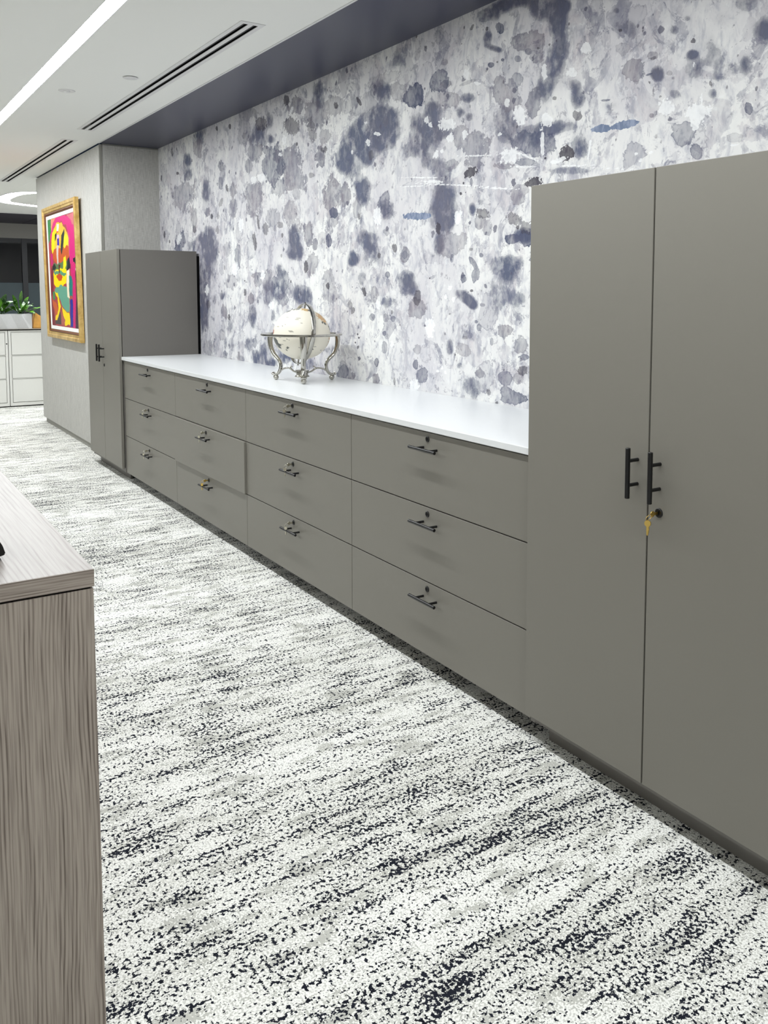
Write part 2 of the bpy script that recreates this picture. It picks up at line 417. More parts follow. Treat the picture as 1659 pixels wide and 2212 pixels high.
# ------------------------------------------------------------------ mural wall
BL = "s-4283,2402,114,-16,-3,-57,90 s-4544,2260,86,-10,-3,-55,100 s-4535,2154,107,-11,-3,-45,90 g-4317,2320,86,-11,-4,-67,60 g-4637,2027,251,-22,-7,-111,60 s-4163,2004,83,-8,-4,-72,100 g-3875,2148,56,-7,-2,-36,80 h-3880,2038,46,-5,-2,-46,70 g-3670,1963,73,-7,-2,-45,80 g-3662,1855,61,-5,-3,-63,60 g-4143,1859,50,-4,-2,-33,80 k-4063,1824,27,-2,-1,-19,90 g-4418,1839,59,-4,-5,-79,60 h-4755,1674,111,-13,-59,-79,90 w-4769,1706,51,-6,-30,-39,80 s-4475,1632,121,-5,-3,-50,70 s-4129,1608,166,-7,-9,-173,70 k-3192,2317,84,-13,-1,-41,75 s-3247,2247,171,-24,-2,-66,90 g-3294,2161,130,-17,-2,-67,70 s-3068,2319,50,-8,-1,-48,80 s-3041,2201,50,-7,-1,-20,70 k-2770,2241,100,-8,20,-52,70 k-2831,2391,41,-7,-1,-27,80 g-2713,2340,90,-15,-1,-53,80 s-2428,2350,74,-13,-1,-69,100 k-2515,2180,50,-4,25,-69,50 g-2472,2248,150,-24,-2,-81,70 g-2359,2129,64,-9,-1,-43,60 g-2410,2019,56,-2,19,-53,90 k-2368,2057,40,-5,0,-13,70 h-3026,2046,170,-20,-4,-121,75 h-3124,2151,66,-9,-1,-26,70 g-2831,2047,188,-22,-2,-94,80 g-2741,1943,165,-17,-2,-77,70 g-3325,1884,132,-11,-4,-111,70 g-3385,2087,67,-8,-2,-51,70 g-3466,2321,114,-17,-4,-103,50 g-3417,2424,157,-26,-2,-51,50 g-3035,1745,101,-7,-2,-65,50 g-2801,1753,84,-6,-2,-71,50 g-2247,2261,108,-18,-1,-56,50 k-2232,2262,21,-4,0,-15,90 k-1990,2241,15,1,19,-23,90 s-2085,1979,131,-16,-1,-104,80 s-1834,2080,146,-21,-1,-105,60 s-1755,2242,90,-16,0,-38,60 g-1997,2226,199,1,33,-50,30 g-2284,1817,86,-8,-1,-94,80 g-2278,1693,66,-4,-1,-65,50 h-2267,1718,47,-3,0,-32,100 g-2132,1803,60,-5,-1,-56,80 h-2320,1576,32,-1,-1,-33,100 s-2748,1616,70,-4,-2,-67,130 s-2741,1529,111,-4,-1,-47,60 k-3150,1686,42,-2,-1,-38,60 k-3261,1735,17,0,10,-43,80 k-3313,1618,22,0,13,-56,80 k-2937,1698,49,-3,0,-18,60 k-2909,1636,16,-1,0,-12,80 g-2569,1622,56,-3,-1,-69,80 k-2599,1447,25,-1,-1,-35,90 g-2484,1565,34,-1,-1,-34,80 g-2520,1460,69,-2,-1,-68,70 s-2061,1476,58,-2,0,-35,100 s-1945,1793,69,-6,-1,-88,50 s-1732,1696,77,-6,0,-52,80 s-1933,1561,69,-3,0,-41,40 s-1865,1484,95,-3,0,-54,50 g-3233,1410,129,-2,-1,-17,70 s-2934,1430,98,-2,-1,-41,60 h-3604,1533,60,-2,-3,-72,60 k-3940,2400,21,-3,-1,-16,90 k-3701,2377,19,-3,-1,-16,90 k-4891,2364,29,-1,20,-28,60 k-4770,2194,29,-3,-1,-12,90 k-3768,1986,22,-1,11,-26,80 k-3886,1905,30,-5,-23,-27,50 k-5169,2200,14,-1,-2,-24,90 k-5123,1756,21,-1,-2,-27,90 k-4423,1759,36,-2,-1,-25,60 k-3960,1723,32,-2,-1,-26,50 k-2700,2131,14,-2,0,-9,90 k-2520,1939,37,-4,0,-15,50 w-2925,2102,27,-3,0,-11,100 w-3203,1999,74,-8,-1,-23,80 w-3322,1995,48,-5,-1,-25,80 w-3536,1735,47,-3,-2,-44,60 w-2865,2177,30,-4,-1,-28,80 w-1817,1672,40,-3,0,-40,80 w-2063,2004,10,-1,0,-13,100 w-3643,1462,53,-1,-2,-41,90 w-2768,2326,17,-5,-19,-19,90 w-1902,2030,30,-4,0,-15,50 g-2950,1925,117,-11,-2,-56,50 g-2706,1862,72,-7,-1,-31,40 s-4910,2325,67,-8,-4,-62,20 k-4995,1696,17,-1,-1,-13,90 k-3942,1821,26,-2,-1,-23,40 k-3468,2286,27,-4,-1,-19,40 g-3785,1594,63,-3,-2,-55,40 g-2400,1598,49,-2,-1,-30,30 g-2016,1710,43,-3,-1,-55,50 g-2710,1676,55,-3,-1,-39,40 s-1988,1653,35,-2,0,-48,40 s-927,2396,92,-3,16,-29,100 s-797,2402,116,-18,6,-22,100 s-635,2340,70,-18,1,-40,60 s-1619,2381,85,-18,0,-56,60 g-1296,2393,42,-10,0,-32,30 g-1461,2377,25,-5,0,-48,30 k-1466,2431,9,-2,0,-7,90 k-1399,2372,9,-2,0,-5,80 k-1056,2371,9,-4,-8,-11,70 s-949,2308,29,-7,0,-27,110 s-912,2259,52,-20,-5,-10,110 h-873,2325,24,-3,7,-23,90 k-954,2344,14,-3,0,-8,80 h-929,2199,18,-4,0,-10,100 k-889,2201,7,-1,0,-4,80 h-854,2202,10,-2,0,-6,100 g-1249,2276,30,-2,7,-15,60 g-700,2230,87,-10,12,-43,75 h-704,2201,23,-5,0,-12,50 h-761,2187,23,-5,0,-13,70 g-655,2180,40,-8,1,-30,60 k-644,2200,8,-2,0,-4,70 h-1477,2175,83,-27,-28,-51,100 h-1285,2205,67,-30,-38,-38,75 g-1232,2183,41,-8,0,-17,80 g-1327,2142,97,-17,0,-47,40 s-1327,2095,54,-9,0,-30,90 s-1403,2000,112,-16,0,-103,110 s-1263,1997,84,-12,0,-35,80 s-1082,2099,48,-9,0,-20,90 s-1135,2046,30,-5,0,-23,70 s-1067,2018,24,-4,0,-17,80 g-1211,2111,72,-12,0,-35,50 g-1129,1949,60,-8,0,-46,60 g-1022,1889,95,-12,1,-72,70 k-1059,1796,45,7,13,-18,100 k-663,1716,48,3,7,-17,100 h-1054,1753,11,-1,0,-19,80 s-1293,1842,128,-15,0,-47,50 s-1250,1690,84,-7,1,-106,90 k-1292,1580,19,-1,0,-27,90 b-1470,1647,118,-8,0,-16,90 w-1145,1620,28,-2,0,-30,100 k-972,1622,46,-8,-6,-19,70 g-1000,1591,38,-2,0,-22,60 s-1048,1645,21,-2,0,-25,70 s-982,1668,37,-3,0,-17,50 k-776,1587,41,-17,-17,-17,65 k-700,1551,41,-2,0,-26,60 k-1127,1714,9,-1,0,-7,100 k-1108,1757,8,-1,0,-5,100 g-866,2114,37,-7,0,-26,80 h-763,2108,38,-7,1,-31,45 g-818,2063,86,-15,1,-58,70 w-826,2036,16,-3,0,-16,90 s-846,1967,74,-11,1,-59,90 h-665,1863,127,-31,-12,-44,65 s-747,1895,117,-16,1,-37,60 s-619,1902,78,-12,0,-20,60 g-664,2000,48,-8,1,-56,80 s-599,2064,35,-7,1,-50,50 w-872,1922,14,-2,0,-9,90 w-805,1832,53,-7,0,-29,90 h-821,1828,16,-2,0,-11,90 g-831,1795,52,-6,0,-12,70 h-713,1794,57,-7,0,-17,60 w-588,1932,35,-5,0,-23,90 w-749,1978,37,-6,1,-31,40 w-1231,2016,58,0,12,-27,95 w-1205,1953,22,-6,-8,-17,95 w-1100,1956,20,-3,0,-17,90 w-1387,2057,16,-2,0,-17,90 w-1354,2031,17,-3,0,-11,90 w-1315,1899,17,-5,-9,-17,95 w-1267,1907,12,-1,0,-9,90 w-1093,2196,21,-4,0,-28,40 w-1016,2143,19,-4,0,-7,90 w-607,2105,17,-3,1,-30,70 g-1740,2106,26,-4,0,-22,50 s-1737,2118,140,-22,0,-58,100 s-1750,2037,128,-18,0,-58,100 s-2006,2086,85,-12,-1,-75,80 s-2138,1987,89,-11,-1,-70,90 s-1910,1966,75,-9,0,-47,80 k-1872,1968,24,-3,0,-23,50 g-2271,2259,78,-13,-1,-49,50 k-2234,2264,20,-3,0,-15,80 s-1788,2262,84,-15,0,-52,70 g-1867,2211,76,1,23,-35,40 g-1625,2220,73,-13,0,-44,50 g-1749,2300,156,-2,17,-27,30 g-2047,2323,86,-16,0,-20,20 s-2216,1805,92,-8,-1,-50,50 s-1966,1817,70,-7,0,-54,80 h-1752,1724,53,-9,-19,-53,60 w-1811,1663,29,-2,0,-46,90 k-2356,2057,16,-2,0,-18,80 k-1996,1682,14,-1,0,-18,60 g-752,1665,50,-4,0,-26,60 g-736,1695,58,-5,0,-21,50 s-565,2254,23,-5,1,-29,80 g-932,2073,9,-2,0,-32,40 k-741,2013,4,-1,0,-3,100 k-1006,2097,6,-1,0,-3,100 k-1339,2373,4,-1,0,-3,100 k-1128,2325,8,-2,0,-4,60 s-1541,1939,71,-9,0,-37,40 g-1092,2160,55,1,5,-8,40 k-1093,1717,5,0,0,-3,100 k-668,1569,11,-1,0,-7,80 k-750,1554,10,-1,0,-7,90 k-597,1796,6,-1,0,-5,90 g-1089,1841,20,-2,0,-11,80 s-1425,1765,102,-10,0,-37,-30 w-1922,2128,19,-3,0,-7,90 w-1815,2059,35,-11,-5,-7,80 w-2064,2005,12,-1,0,-12,100 w-1425,1813,193,-20,0,-3,60 w-1209,1760,269,-32,0,-3,60 w-1012,1857,151,-16,0,-3,50 w-873,1713,142,-17,0,-3,60 w-618,1841,6,-1,7,-56,50 w-713,1820,69,-26,-2,-3,50 w-1494,1781,140,-11,0,-3,50 w-1347,1788,88,-9,0,-7,60 w-628,1582,73,25,3,-4,60 k-1725,1988,10,-1,0,-9,50 g-1209,1844,62,-7,0,-23,50 w-721,1780,74,-8,0,-4,70 s-600,2331,86,-22,1,-45,60 s-502,2320,37,-10,1,-25,70 s-538,2265,38,-9,1,-55,100 s-499,2207,52,-12,2,-74,40 s-543,2163,46,-10,1,-40,70 s-557,2101,77,-15,1,-60,60 s-437,2028,29,-5,1,-24,80 s-428,1978,36,-6,1,-34,110 k-429,1923,23,-4,0,-17,75 s-626,2023,56,-10,1,-46,50 s-515,1898,76,-11,1,-25,80 s-417,1815,43,-6,1,-54,80 s-623,1879,64,-9,1,-62,60 k-483,1797,43,2,11,-26,100 k-597,1796,7,-1,0,-5,100 s-467,1737,133,-15,0,-15,60 b-202,1857,59,0,4,-13,100 b-307,1860,48,-2,3,-13,100 s-272,1927,37,-6,0,-19,50 h-289,1951,33,-4,1,-4,80 g-162,2026,45,-9,1,-35,70 g-160,2021,28,-6,1,-23,60 s-66,1994,24,-5,1,-22,150 k-99,1974,5,0,2,-7,90 h-101,1999,15,1,2,-3,90 s14,1916,27,-10,-4,-13,70 k-52,1921,6,-1,0,-4,60 k-367,2136,6,-1,0,-4,90 s-243,2180,32,-8,1,-28,40 s-186,2162,28,-7,1,-27,60 k-230,2166,8,0,3,-5,80 s-251,2235,16,-4,0,-9,80 s-153,2110,37,-8,1,-27,50 g-225,2105,39,-8,1,-18,30 s0,2112,20,-5,0,-14,90 k73,2063,9,1,3,-7,80 s71,2024,20,-4,0,-13,120 s115,2062,37,-8,1,-29,40 s154,2000,36,-8,1,-33,60 s78,1986,38,-8,1,-34,70 s269,1955,17,-3,1,-24,70 s216,1954,65,-13,1,-32,40 s331,2031,41,-10,2,-39,100 s263,2122,43,-11,1,-24,80 s-25,2162,69,-17,1,-35,25 s54,2134,16,-4,0,-9,60 g-85,2055,24,-5,0,-13,60 k-85,2046,12,1,3,-6,50 k143,1924,6,0,3,-9,70 s150,1894,16,-3,1,-15,100 k202,1904,5,-1,0,-7,60 h280,1828,12,0,5,-18,90 h43,1797,56,-8,1,-37,60 h97,1732,24,-3,1,-25,75 w99,1844,46,-7,1,-30,100 w92,1815,19,-3,1,-21,100 w138,1848,18,-3,0,-6,100 w80,1992,7,-1,0,-8,90 w-460,2076,29,-6,0,-15,70 w-390,2144,28,-6,0,-19,40 w-130,1734,10,-1,0,-8,100 w-149,1755,9,-1,0,-5,100 w-85,1751,9,-1,0,-5,100 w238,1732,15,-1,1,-4,90 w110,1888,5,-1,1,-16,80 w-581,1934,20,4,15,-19,90 g-85,1867,8,-1,0,-6,90 s318,1781,38,-6,1,-20,30 w-27,1882,29,-5,1,-22,40 k-321,2008,3,-1,0,-2,100 k-401,2186,4,-1,0,-3,90 k122,1944,4,-1,0,-4,80 g-16,1986,10,-2,0,-7,60 g-2,1968,6,-1,0,-4,70 k-82,1944,2,0,1,-18,60 g238,1753,25,-3,1,-16,30 k-582,2200,7,-2,0,-5,80 k-551,2004,12,-2,0,-7,70 s185,2102,40,-10,1,-24,35 s166,1932,21,-4,1,-25,40 w-438,1751,117,-11,0,-3,60 w-257,1721,133,-18,0,-2,50 w-610,1856,6,-1,4,-57,40 w-367,1799,4,-1,-8,-42,50 w-527,1780,43,5,5,-9,70 k-84,2107,11,8,1,-1,30 k238,2022,35,13,1,-1,35 g-2259,1809,98,-9,-1,-58,50 s-1954,1794,56,-5,0,-43,70 h-1755,1711,49,-4,0,-40,60 w-1808,1656,33,-2,0,-36,90 s-1265,1657,86,-6,1,-96,90 s-1236,1607,47,-3,0,-32,80 s-1288,1508,39,-2,0,-43,110 g-1207,1505,93,-4,0,-53,60 g-1125,1517,45,-2,0,-42,50 g-994,1586,47,-3,0,-30,70 g-944,1563,46,-3,0,-30,50 s-1046,1641,22,-2,0,-23,70 s-1072,1586,40,-2,0,-21,40 s-715,1521,59,4,8,-28,140 h-783,1511,46,-2,0,-19,90 h-700,1511,37,-2,1,-33,100 k-743,1570,15,-1,0,-10,50 k-1053,1482,12,0,0,-7,60 h-984,1455,15,-1,0,-9,80 s-844,1411,72,-2,1,-34,110 s-759,1418,53,-1,0,-29,90 s-804,1371,47,-1,0,-24,70 h-1035,1425,13,5,30,-26,80 h-1022,1374,27,-3,-9,-33,70 h-1105,1362,25,0,0,-21,90 k-1047,1312,10,0,0,-6,90 s-1096,1286,55,-22,-20,-17,150 s-1042,1255,32,-13,-15,-13,120 g-969,1254,19,0,0,-7,80 s-1553,1370,65,-1,0,-34,130 s-1537,1324,81,0,0,-34,90 k-1458,1279,29,-3,-11,-35,70 k-1658,1512,23,-1,0,-22,75 g-1559,1477,43,-1,0,-33,80 h-1564,1477,22,-1,0,-18,50 h-2322,1575,27,-1,-1,-33,100 s-2059,1472,46,-1,0,-26,100 s-1970,1376,48,-1,0,-37,70 k-1945,1307,17,2,12,-23,85 k-1797,1482,14,0,0,-15,80 s-1869,1509,43,-2,0,-30,60 s-1845,1568,97,-5,0,-48,40 s-1956,1567,63,-3,0,-37,40 h-1721,1390,21,0,0,-14,90 g-2323,1347,79,-1,-1,-80,50 k-2337,1337,19,0,0,-17,90 s-1727,1259,93,1,0,-36,50 g-1846,1295,34,0,0,-37,50 k-2095,1243,18,3,10,-18,60 k-2062,1212,17,-3,-12,-16,70 w-1810,1247,26,0,0,-27,90 h-1865,1184,31,1,0,-18,60 h-1670,1180,20,1,0,-13,70 g-1733,1182,26,1,0,-19,60 k-1681,1212,9,0,0,-12,60 g-1463,1222,73,1,0,-45,70 w-1360,1152,38,1,0,-45,95 g-1462,1046,42,2,0,-26,50 h-1475,979,23,2,0,-22,100 h-1420,923,45,-3,-19,-40,70 w-1483,878,43,4,0,-29,80 h-1751,1109,20,1,0,-14,80 h-1752,1045,26,1,0,-27,60 g-1824,965,30,2,0,-23,90 g-1836,884,34,3,0,-25,80 k-1659,886,10,1,0,-18,60 s-1204,1070,28,1,0,-32,100 g-1112,1064,54,3,0,-27,50 s-1085,1129,54,2,0,-26,50 k-1094,1116,20,1,0,-8,40 h-994,1164,17,1,0,-17,70 h-1014,1185,12,0,0,-8,70 g-825,1154,46,2,0,-32,70 h-909,1106,12,1,0,-16,60 g-731,1099,49,2,1,-36,60 k-714,1006,35,3,0,-18,70 h-707,1057,38,2,0,-14,70 h-822,965,41,3,0,-27,70 g-740,972,27,2,0,-23,50 g-987,973,33,2,0,-26,80 k-927,903,13,1,0,-13,60 s-1039,911,79,7,0,-47,70 h-774,890,82,8,0,-30,80 h-821,911,30,10,14,-22,70 s-1129,994,37,3,0,-16,60 s-859,1307,120,0,1,-54,45 s-734,1283,53,0,0,-29,40 s-866,1238,48,1,1,-50,30 k-1205,1213,8,0,0,-5,60 k-1358,1367,7,0,0,-4,100 k-2013,1094,8,0,0,-5,100 k-2001,1077,9,0,0,-5,100 k-2037,1051,8,0,0,-5,100 k-2011,1029,11,-1,-6,-11,80 g-2160,897,76,6,-1,-53,60 w-1234,1286,13,0,0,-11,90 w-1177,1275,15,0,0,-12,90 w-1206,1323,13,0,0,-11,80 w-1261,977,9,1,0,-7,100 w-1295,961,12,1,0,-6,100 w-1236,957,11,1,0,-8,90 w-1946,1129,15,1,0,-13,90 k-1162,1040,6,0,0,-5,90 k-1139,1066,5,0,0,-3,90 k-1125,1032,5,0,0,-3,90 k-1402,1496,4,0,0,-2,100 k-1084,1643,4,0,0,-2,100 w-1682,1058,16,1,0,-16,60 k-873,864,10,1,0,-5,70 h-1188,1451,13,0,0,-19,50 g-1738,1592,29,-2,0,-17,50 s-763,1225,38,1,1,-39,40 s-1341,1466,20,-1,0,-11,30 s-2752,1604,60,-3,-1,-51,70 s-2740,1536,93,-3,-1,-40,70 g-2512,1467,62,-2,-1,-66,60 k-3327,1613,21,0,17,-53,70 s-4157,1644,120,-5,-4,-83,70 s-4092,1558,109,-4,-3,-62,100 s-4230,1422,164,-2,-5,-92,70 s-4259,1273,104,0,-6,-107,90 k-4159,1217,40,0,-2,-32,60 s-4266,1130,104,2,-6,-108,110 s-4039,1239,39,0,-2,-49,50 s-3894,1281,47,0,-1,-26,90 g-3852,1173,61,5,18,-41,80 k-3771,1141,22,1,5,-23,90 s-3367,1151,62,1,-2,-63,120 k-3485,1302,22,0,-1,-22,80 g-3388,1267,42,0,-1,-33,90 w-3659,1452,49,-1,-2,-39,90 g-3715,1374,107,-1,-2,-53,40 g-3264,1376,55,-1,-1,-36,60 h-3023,1365,48,0,-1,-39,70 s-3113,1308,112,0,-3,-85,80 g-3126,1369,90,-1,-2,-61,50 h-2908,1378,98,-1,-2,-64,50 s-2910,1320,84,0,-2,-76,60 h-2911,1261,77,1,-1,-35,50 w-3071,1227,47,1,-1,-25,100 w-3201,1406,34,-1,-1,-31,90 s-2667,1297,98,0,-1,-51,110 s-2578,1264,69,1,-1,-39,80 g-2345,1388,68,-1,-1,-32,60 g-2312,1297,86,0,-1,-48,40 k-2091,1241,23,3,10,-24,50 s-3058,1164,32,1,-1,-36,70 s-3746,1088,63,2,-3,-60,60 g-3915,1022,53,2,-2,-48,50 s-3843,956,41,2,-2,-41,60 s-3439,976,75,4,-2,-51,70 h-3341,987,39,2,-1,-41,60 h-3847,881,41,2,-1,-31,60 s-3716,956,54,3,-2,-40,40 s-3183,1007,69,3,-2,-74,40 s-3186,908,123,7,-2,-56,70 s-3082,877,75,5,-1,-21,100 s-3344,898,65,4,-2,-51,70 k-3613,889,21,1,-1,-30,50 s-3561,872,69,4,-1,-26,60 g-4175,912,92,5,-3,-57,50 s-2850,928,83,5,-1,-35,90 s-2920,954,85,5,-1,-54,60 s-2560,901,114,8,-1,-34,70 s-2317,998,93,5,0,-32,50 h-2171,890,62,-6,-31,-42,60 g-2084,876,37,3,0,-21,70 w-4184,1322,37,0,-2,-35,70 k-2925,1519,13,0,0,-13,50 k-3491,1379,12,0,0,-6,90 k-2798,1366,9,0,0,-8,90 k-4052,981,10,0,0,-4,90 k-3747,859,22,1,0,-5,90 s-3591,1406,69,-1,-2,-39,40 k-3838,1469,11,0,-1,-15,60 s-4298,1693,83,-4,-2,-28,70"
def build_mural():
    x0, x1, z0, z1 = XR, RX1, 0.0, ZC
    gx = np.concatenate([np.linspace(x0, 1.2, 930), np.linspace(1.25, x1, 40)]); gz = np.concatenate([np.linspace(z0, HC-.03, 6), np.linspace(HC-.02, z1, 330)])
    X, Z = np.meshgrid(gx, gz, indexing='ij')
    sh = X.shape
    F = {k: np.full(sh, -1.0) for k in 'ghkwb'}; A = {k: np.zeros(sh) for k in 'ghkwb'}; soft = np.zeros(sh)
    for tok in BL.split():
        k = tok[0]; cx, cz, ax, az, bx_, bz, am = [int(q) for q in tok[1:].split(',')]
        cx, cz, ax, az, bx_, bz = [q/1000 for q in (cx, cz, ax, az, bx_, bz)]; am /= 100
        det = ax*bz-az*bx_
        if abs(det) < 1e-9: continue
        ext = 2.4 if k == 's' else 2.2
        rx = (abs(ax)+abs(bx_))*ext; rz = (abs(az)+abs(bz))*ext
        i0, i1 = np.searchsorted(gx, [cx-rx, cx+rx]); j0, j1 = np.searchsorted(gz, [cz-rz, cz+rz])
        if i1 <= i0 or j1 <= j0: continue
        dx = X[i0:i1, j0:j1]-cx; dz = Z[i0:i1, j0:j1]-cz
        p = (dx*bz-dz*bx_)/det; q = (-dx*az+dz*ax)/det
        d = np.sqrt(p*p+q*q)
        if k == 's':
            soft[i0:i1, j0:j1] += am*np.exp(-(d/1.08)**2.8)
        else:
            f = np.clip(1-d, -1, 1); cur = F[k][i0:i1, j0:j1]; m = f > cur
            cur[m] = f[m]; A[k][i0:i1, j0:j1][m] = am
    nx, nz = sh
    verts = np.stack([X, np.full(sh, D), Z], -1).reshape(-1, 3)
    idx = np.arange(nx*nz).reshape(nx, nz)
    faces = np.stack([idx[:-1, :-1], idx[1:, :-1], idx[1:, 1:], idx[:-1, 1:]], -1).reshape(-1, 4)
    # slab behind the printed face
    b = len(verts)
    ext = np.array([[x0, D, z0], [x1, D, z0], [x1, D, z1], [x0, D, z1], [x0, D+.1, z0], [x1, D+.1, z0], [x1, D+.1, z1], [x0, D+.1, z1]])
    q = np.array([[5, 4, 7, 6], [0, 4, 5, 1], [3, 2, 6, 7], [0, 3, 7, 4], [1, 5, 6, 2]])+b
    verts = np.vstack([verts, ext]); faces = np.vstack([faces, q])
    me = bpy.data.meshes.new('wall_back')
    me.vertices.add(len(verts)); me.vertices.foreach_set('co', verts.ravel())
    me.loops.add(faces.size); me.loops.foreach_set('vertex_index', faces.ravel().astype(np.int32))
    me.polygons.add(len(faces)); me.polygons.foreach_set('loop_start', (np.arange(len(faces))*4).astype(np.int32))
    me.update(calc_edges=True)
    def put(name, chans):
        at = me.attributes.new(name, 'FLOAT_COLOR', 'POINT'); arr = np.zeros((len(verts), 4), np.float32); arr[:, 3] = 1; arr[:, :3] = 0
        for i, c in enumerate(chans): arr[:nx*nz, i] = c.ravel()
        at.data.foreach_set('color', arr.ravel())
    soft = np.clip(soft, 0, 1.5)
    put('ink_a', (soft, F['g'], A['g'])); put('ink_b', (F['h'], A['h'], F['k'])); put('ink_c', (A['k'], F['w'], F['b']))
    me.materials.append(M['mural'])
    o = bpy.data.objects.new('wall_back', me); C.objects.link(o); o['kind'] = 'structure'
build_mural()

# ------------------------------------------------------------------ far window wall
XWIN = RX0
struct('trim_6', bx(XWIN, XWIN+.06, RY0, RY1, 2.19, ZC-.006), 'bulk')
struct('wall_sill', bx(XWIN-.02, XWIN+.06, RY0, RY1, 0, .6), 'bulk').name = 'wall_left'
def mat_glass():
    t = NT('night_glass'); t.base(lin((7, 10, 22)), .04, 0, .35); t.b.inputs['Transmission Weight'].default_value = .35
    return t.m
M['glass'] = mat_glass()
M['frost'] = simple('frosted_film', (66, 80, 86), .5, 0, .4, gscale=8, var=.1)
mul = [-7.9, -6.2, -4.5, -2.8, -1.0, 1.035, 3.0]
for i in range(len(mul)-1):
    y0, y1 = mul[i], mul[i+1]
    wn = thing('window_%d' % (i+1), '', '', (XWIN, (y0+y1)/2, .6)); del wn['label']; del wn['category']; wn['kind'] = 'structure'
    bm = new_bm()
    box(bm, XWIN, XWIN+.06, y0-.04, y0+.04, .6, 2.19); box(bm, XWIN, XWIN+.05, y0+.04, y1-.04, 2.13, 2.19); box(bm, XWIN, XWIN+.05, y0+.04, y1-.04, .6, .66)
    obj('window_frame', bm, 'frame_dark', wn)
    obj('pane', bx(XWIN+.01, XWIN+.02, y0+.04, y1-.04, 1.462, 2.13), 'glass', wn)
    obj('frosted_pane', bx(XWIN+.01, XWIN+.024, y0+.04, y1-.04, .66, 1.46), 'frost', wn)

# ------------------------------------------------------------------ ceiling fittings
def strip(slot, label, y):
    a, b, c, d = slot
    t = thing('linear_ceiling_light', label, 'ceiling light', ((a+b)/2, (c+d)/2, ZC), 'linear ceiling lights')
    bm = new_bm(); n = 31
    for i in range(n):
        xa = a+(b-a)*i/n+.0005; xb = a+(b-a)*(i+1)/n
        vs = [bm.verts.new(p) for p in ((xa, c+.0025, ZC-.001), (xa, d-.0025, ZC-.001), (xb, d-.0025, ZC-.001), (xb, c+.0025, ZC-.001))]
        bm.faces.new(vs)
    obj('diffuser', bm, ('strip', 'strip_dim')[y], t, fix=False)
    bm = new_bm(); box(bm, a, b, c, c+.002, ZC-.0015, ZC+.05); box(bm, a, b, d-.002, d, ZC-.0015, ZC+.05); box(bm, a, b, c+.002, d-.002, ZC+.03, ZC+.05)
    obj('housing', bm, 'trimwhite', t)
strip(SLOTS[0], 'long recessed linear ceiling light over the aisle beside the cabinets', 0)
strip(SLOTS[1], 'second linear ceiling light farther into the office behind the desk', 1)

def diffuser(r, label):
    a, b, c, d = r
    t = thing('slot_diffuser', label, 'air vent', ((a+b)/2, (c+d)/2, ZC), 'linear air slots in the ceiling')
    bm = new_bm(); z0, z1 = ZC-.0025, ZC-.0002
    s = [c+.022, c+.044, c+.066, c+.088]
    plate(bm, a, b, c, d, z0, z1, [(a+.03, b-.03, s[0], s[1]), (a+.03, b-.03, s[2], s[3])])
    obj('frame', bm, 'trimwhite', t)
    bm = new_bm(); box(bm, a+.014, b-.014, c+.0205, d-.0205, ZC+.05, ZC+.054); box(bm, a+.014, b-.014, c+.0205, c+.0215, ZC+.0005, ZC+.05); box(bm, a+.014, b-.014, d-.0215, d-.0205, ZC+.0005, ZC+.05)
    obj('plenum', bm, 'void', t)
    bm = new_bm()
    for q in (s[0]+.008, s[2]+.008): box(bm, a+.03, b-.03, q, q+.003, ZC+.001, ZC+.016)
    obj('vane', bm, 'black', t)
diffuser(DIFF[0], 'long white double-slot air diffuser in the ceiling in front of the slate soffit')
diffuser(DIFF[1], 'farther double-slot air diffuser in the ceiling in front of the linen column')

# concealed sprinkler cover + detector
t = thing('sprinkler_cover', 'small flat round white cover plate in the ceiling beside the near air slot', 'cover plate', (-2.992, -.272, ZC))
bm = new_bm(); lathe(bm, (-2.992, -.272, ZC-.006), (0, 0, 1), [(0, 0), (.036, 0), (.038, .001), (.038, .003), (0, .003)], 40); obj('plate', bm, 'trimwhite', t, True)
bm = new_bm(); lathe(bm, (-2.992, -.272, ZC-.003), (0, 0, 1), [(.03, 0), (.03, .0028), (0, .0028)], 40); obj('collar', bm, 'void', t, True)
t = thing('ceiling_sensor', 'small white ceiling sensor disc between the light strip and the air slot', 'sensor', (-3.522, -.479, ZC))
bm = new_bm(); lathe(bm, (-3.522, -.479, ZC-.004), (0, 0, 1), [(0, 0), (.042, 0), (.045, .003), (.045, .0038), (0, .0038)], 40); obj('rim', bm, 'trimwhite', t, True)
bm = new_bm(); lathe(bm, (-3.522, -.479, ZC-.010), (0, 0, 1), [(0, 0), (.012, .0), (.018, .004), (.018, .006), (0, .006)], 32); obj('lens', bm, 'trimwhite', t, True)

# looped ceiling light
t = thing('ring_ceiling_light', 'glowing white rounded loop light in the ceiling beyond the column', 'ceiling light', (-9.9, 1.1, ZC))
P = [(-8.98, 1.2), (-9.0, .62), (-9.06, .40), (-9.3, .205), (-9.75, .145), (-10.25, .165), (-10.55, .29), (-10.86, .72), (-11.1, 1.2), (-11.1, 1.9), (-10.6, 2.3), (-9.5, 2.3), (-9.05, 1.9)]
pl = spline([(*q, ZC-.004) for q in P]+[(*P[0], ZC-.004)], 6)[:-1]
bm = new_bm(); wv = .075; N = len(pl); L = []
for i, p in enumerate(pl):
    d = (pl[(i+1) % N]-pl[i-1]).normalized(); n_ = Vector((-d.y, d.x, 0))
    L.append((bm.verts.new(p+n_*wv), bm.verts.new(p-n_*wv)))
for i in range(N): bm.faces.new((L[i][0], L[i][1], L[(i+1) % N][1], L[(i+1) % N][0]))
obj('diffuser', bm, 'ring', t, fix=False)
bm = new_bm()
sweep(bm, [p+Vector((0, 0, .0015)) for p in pl], .084, .002, side=None, n=4, closed=True) if False else None
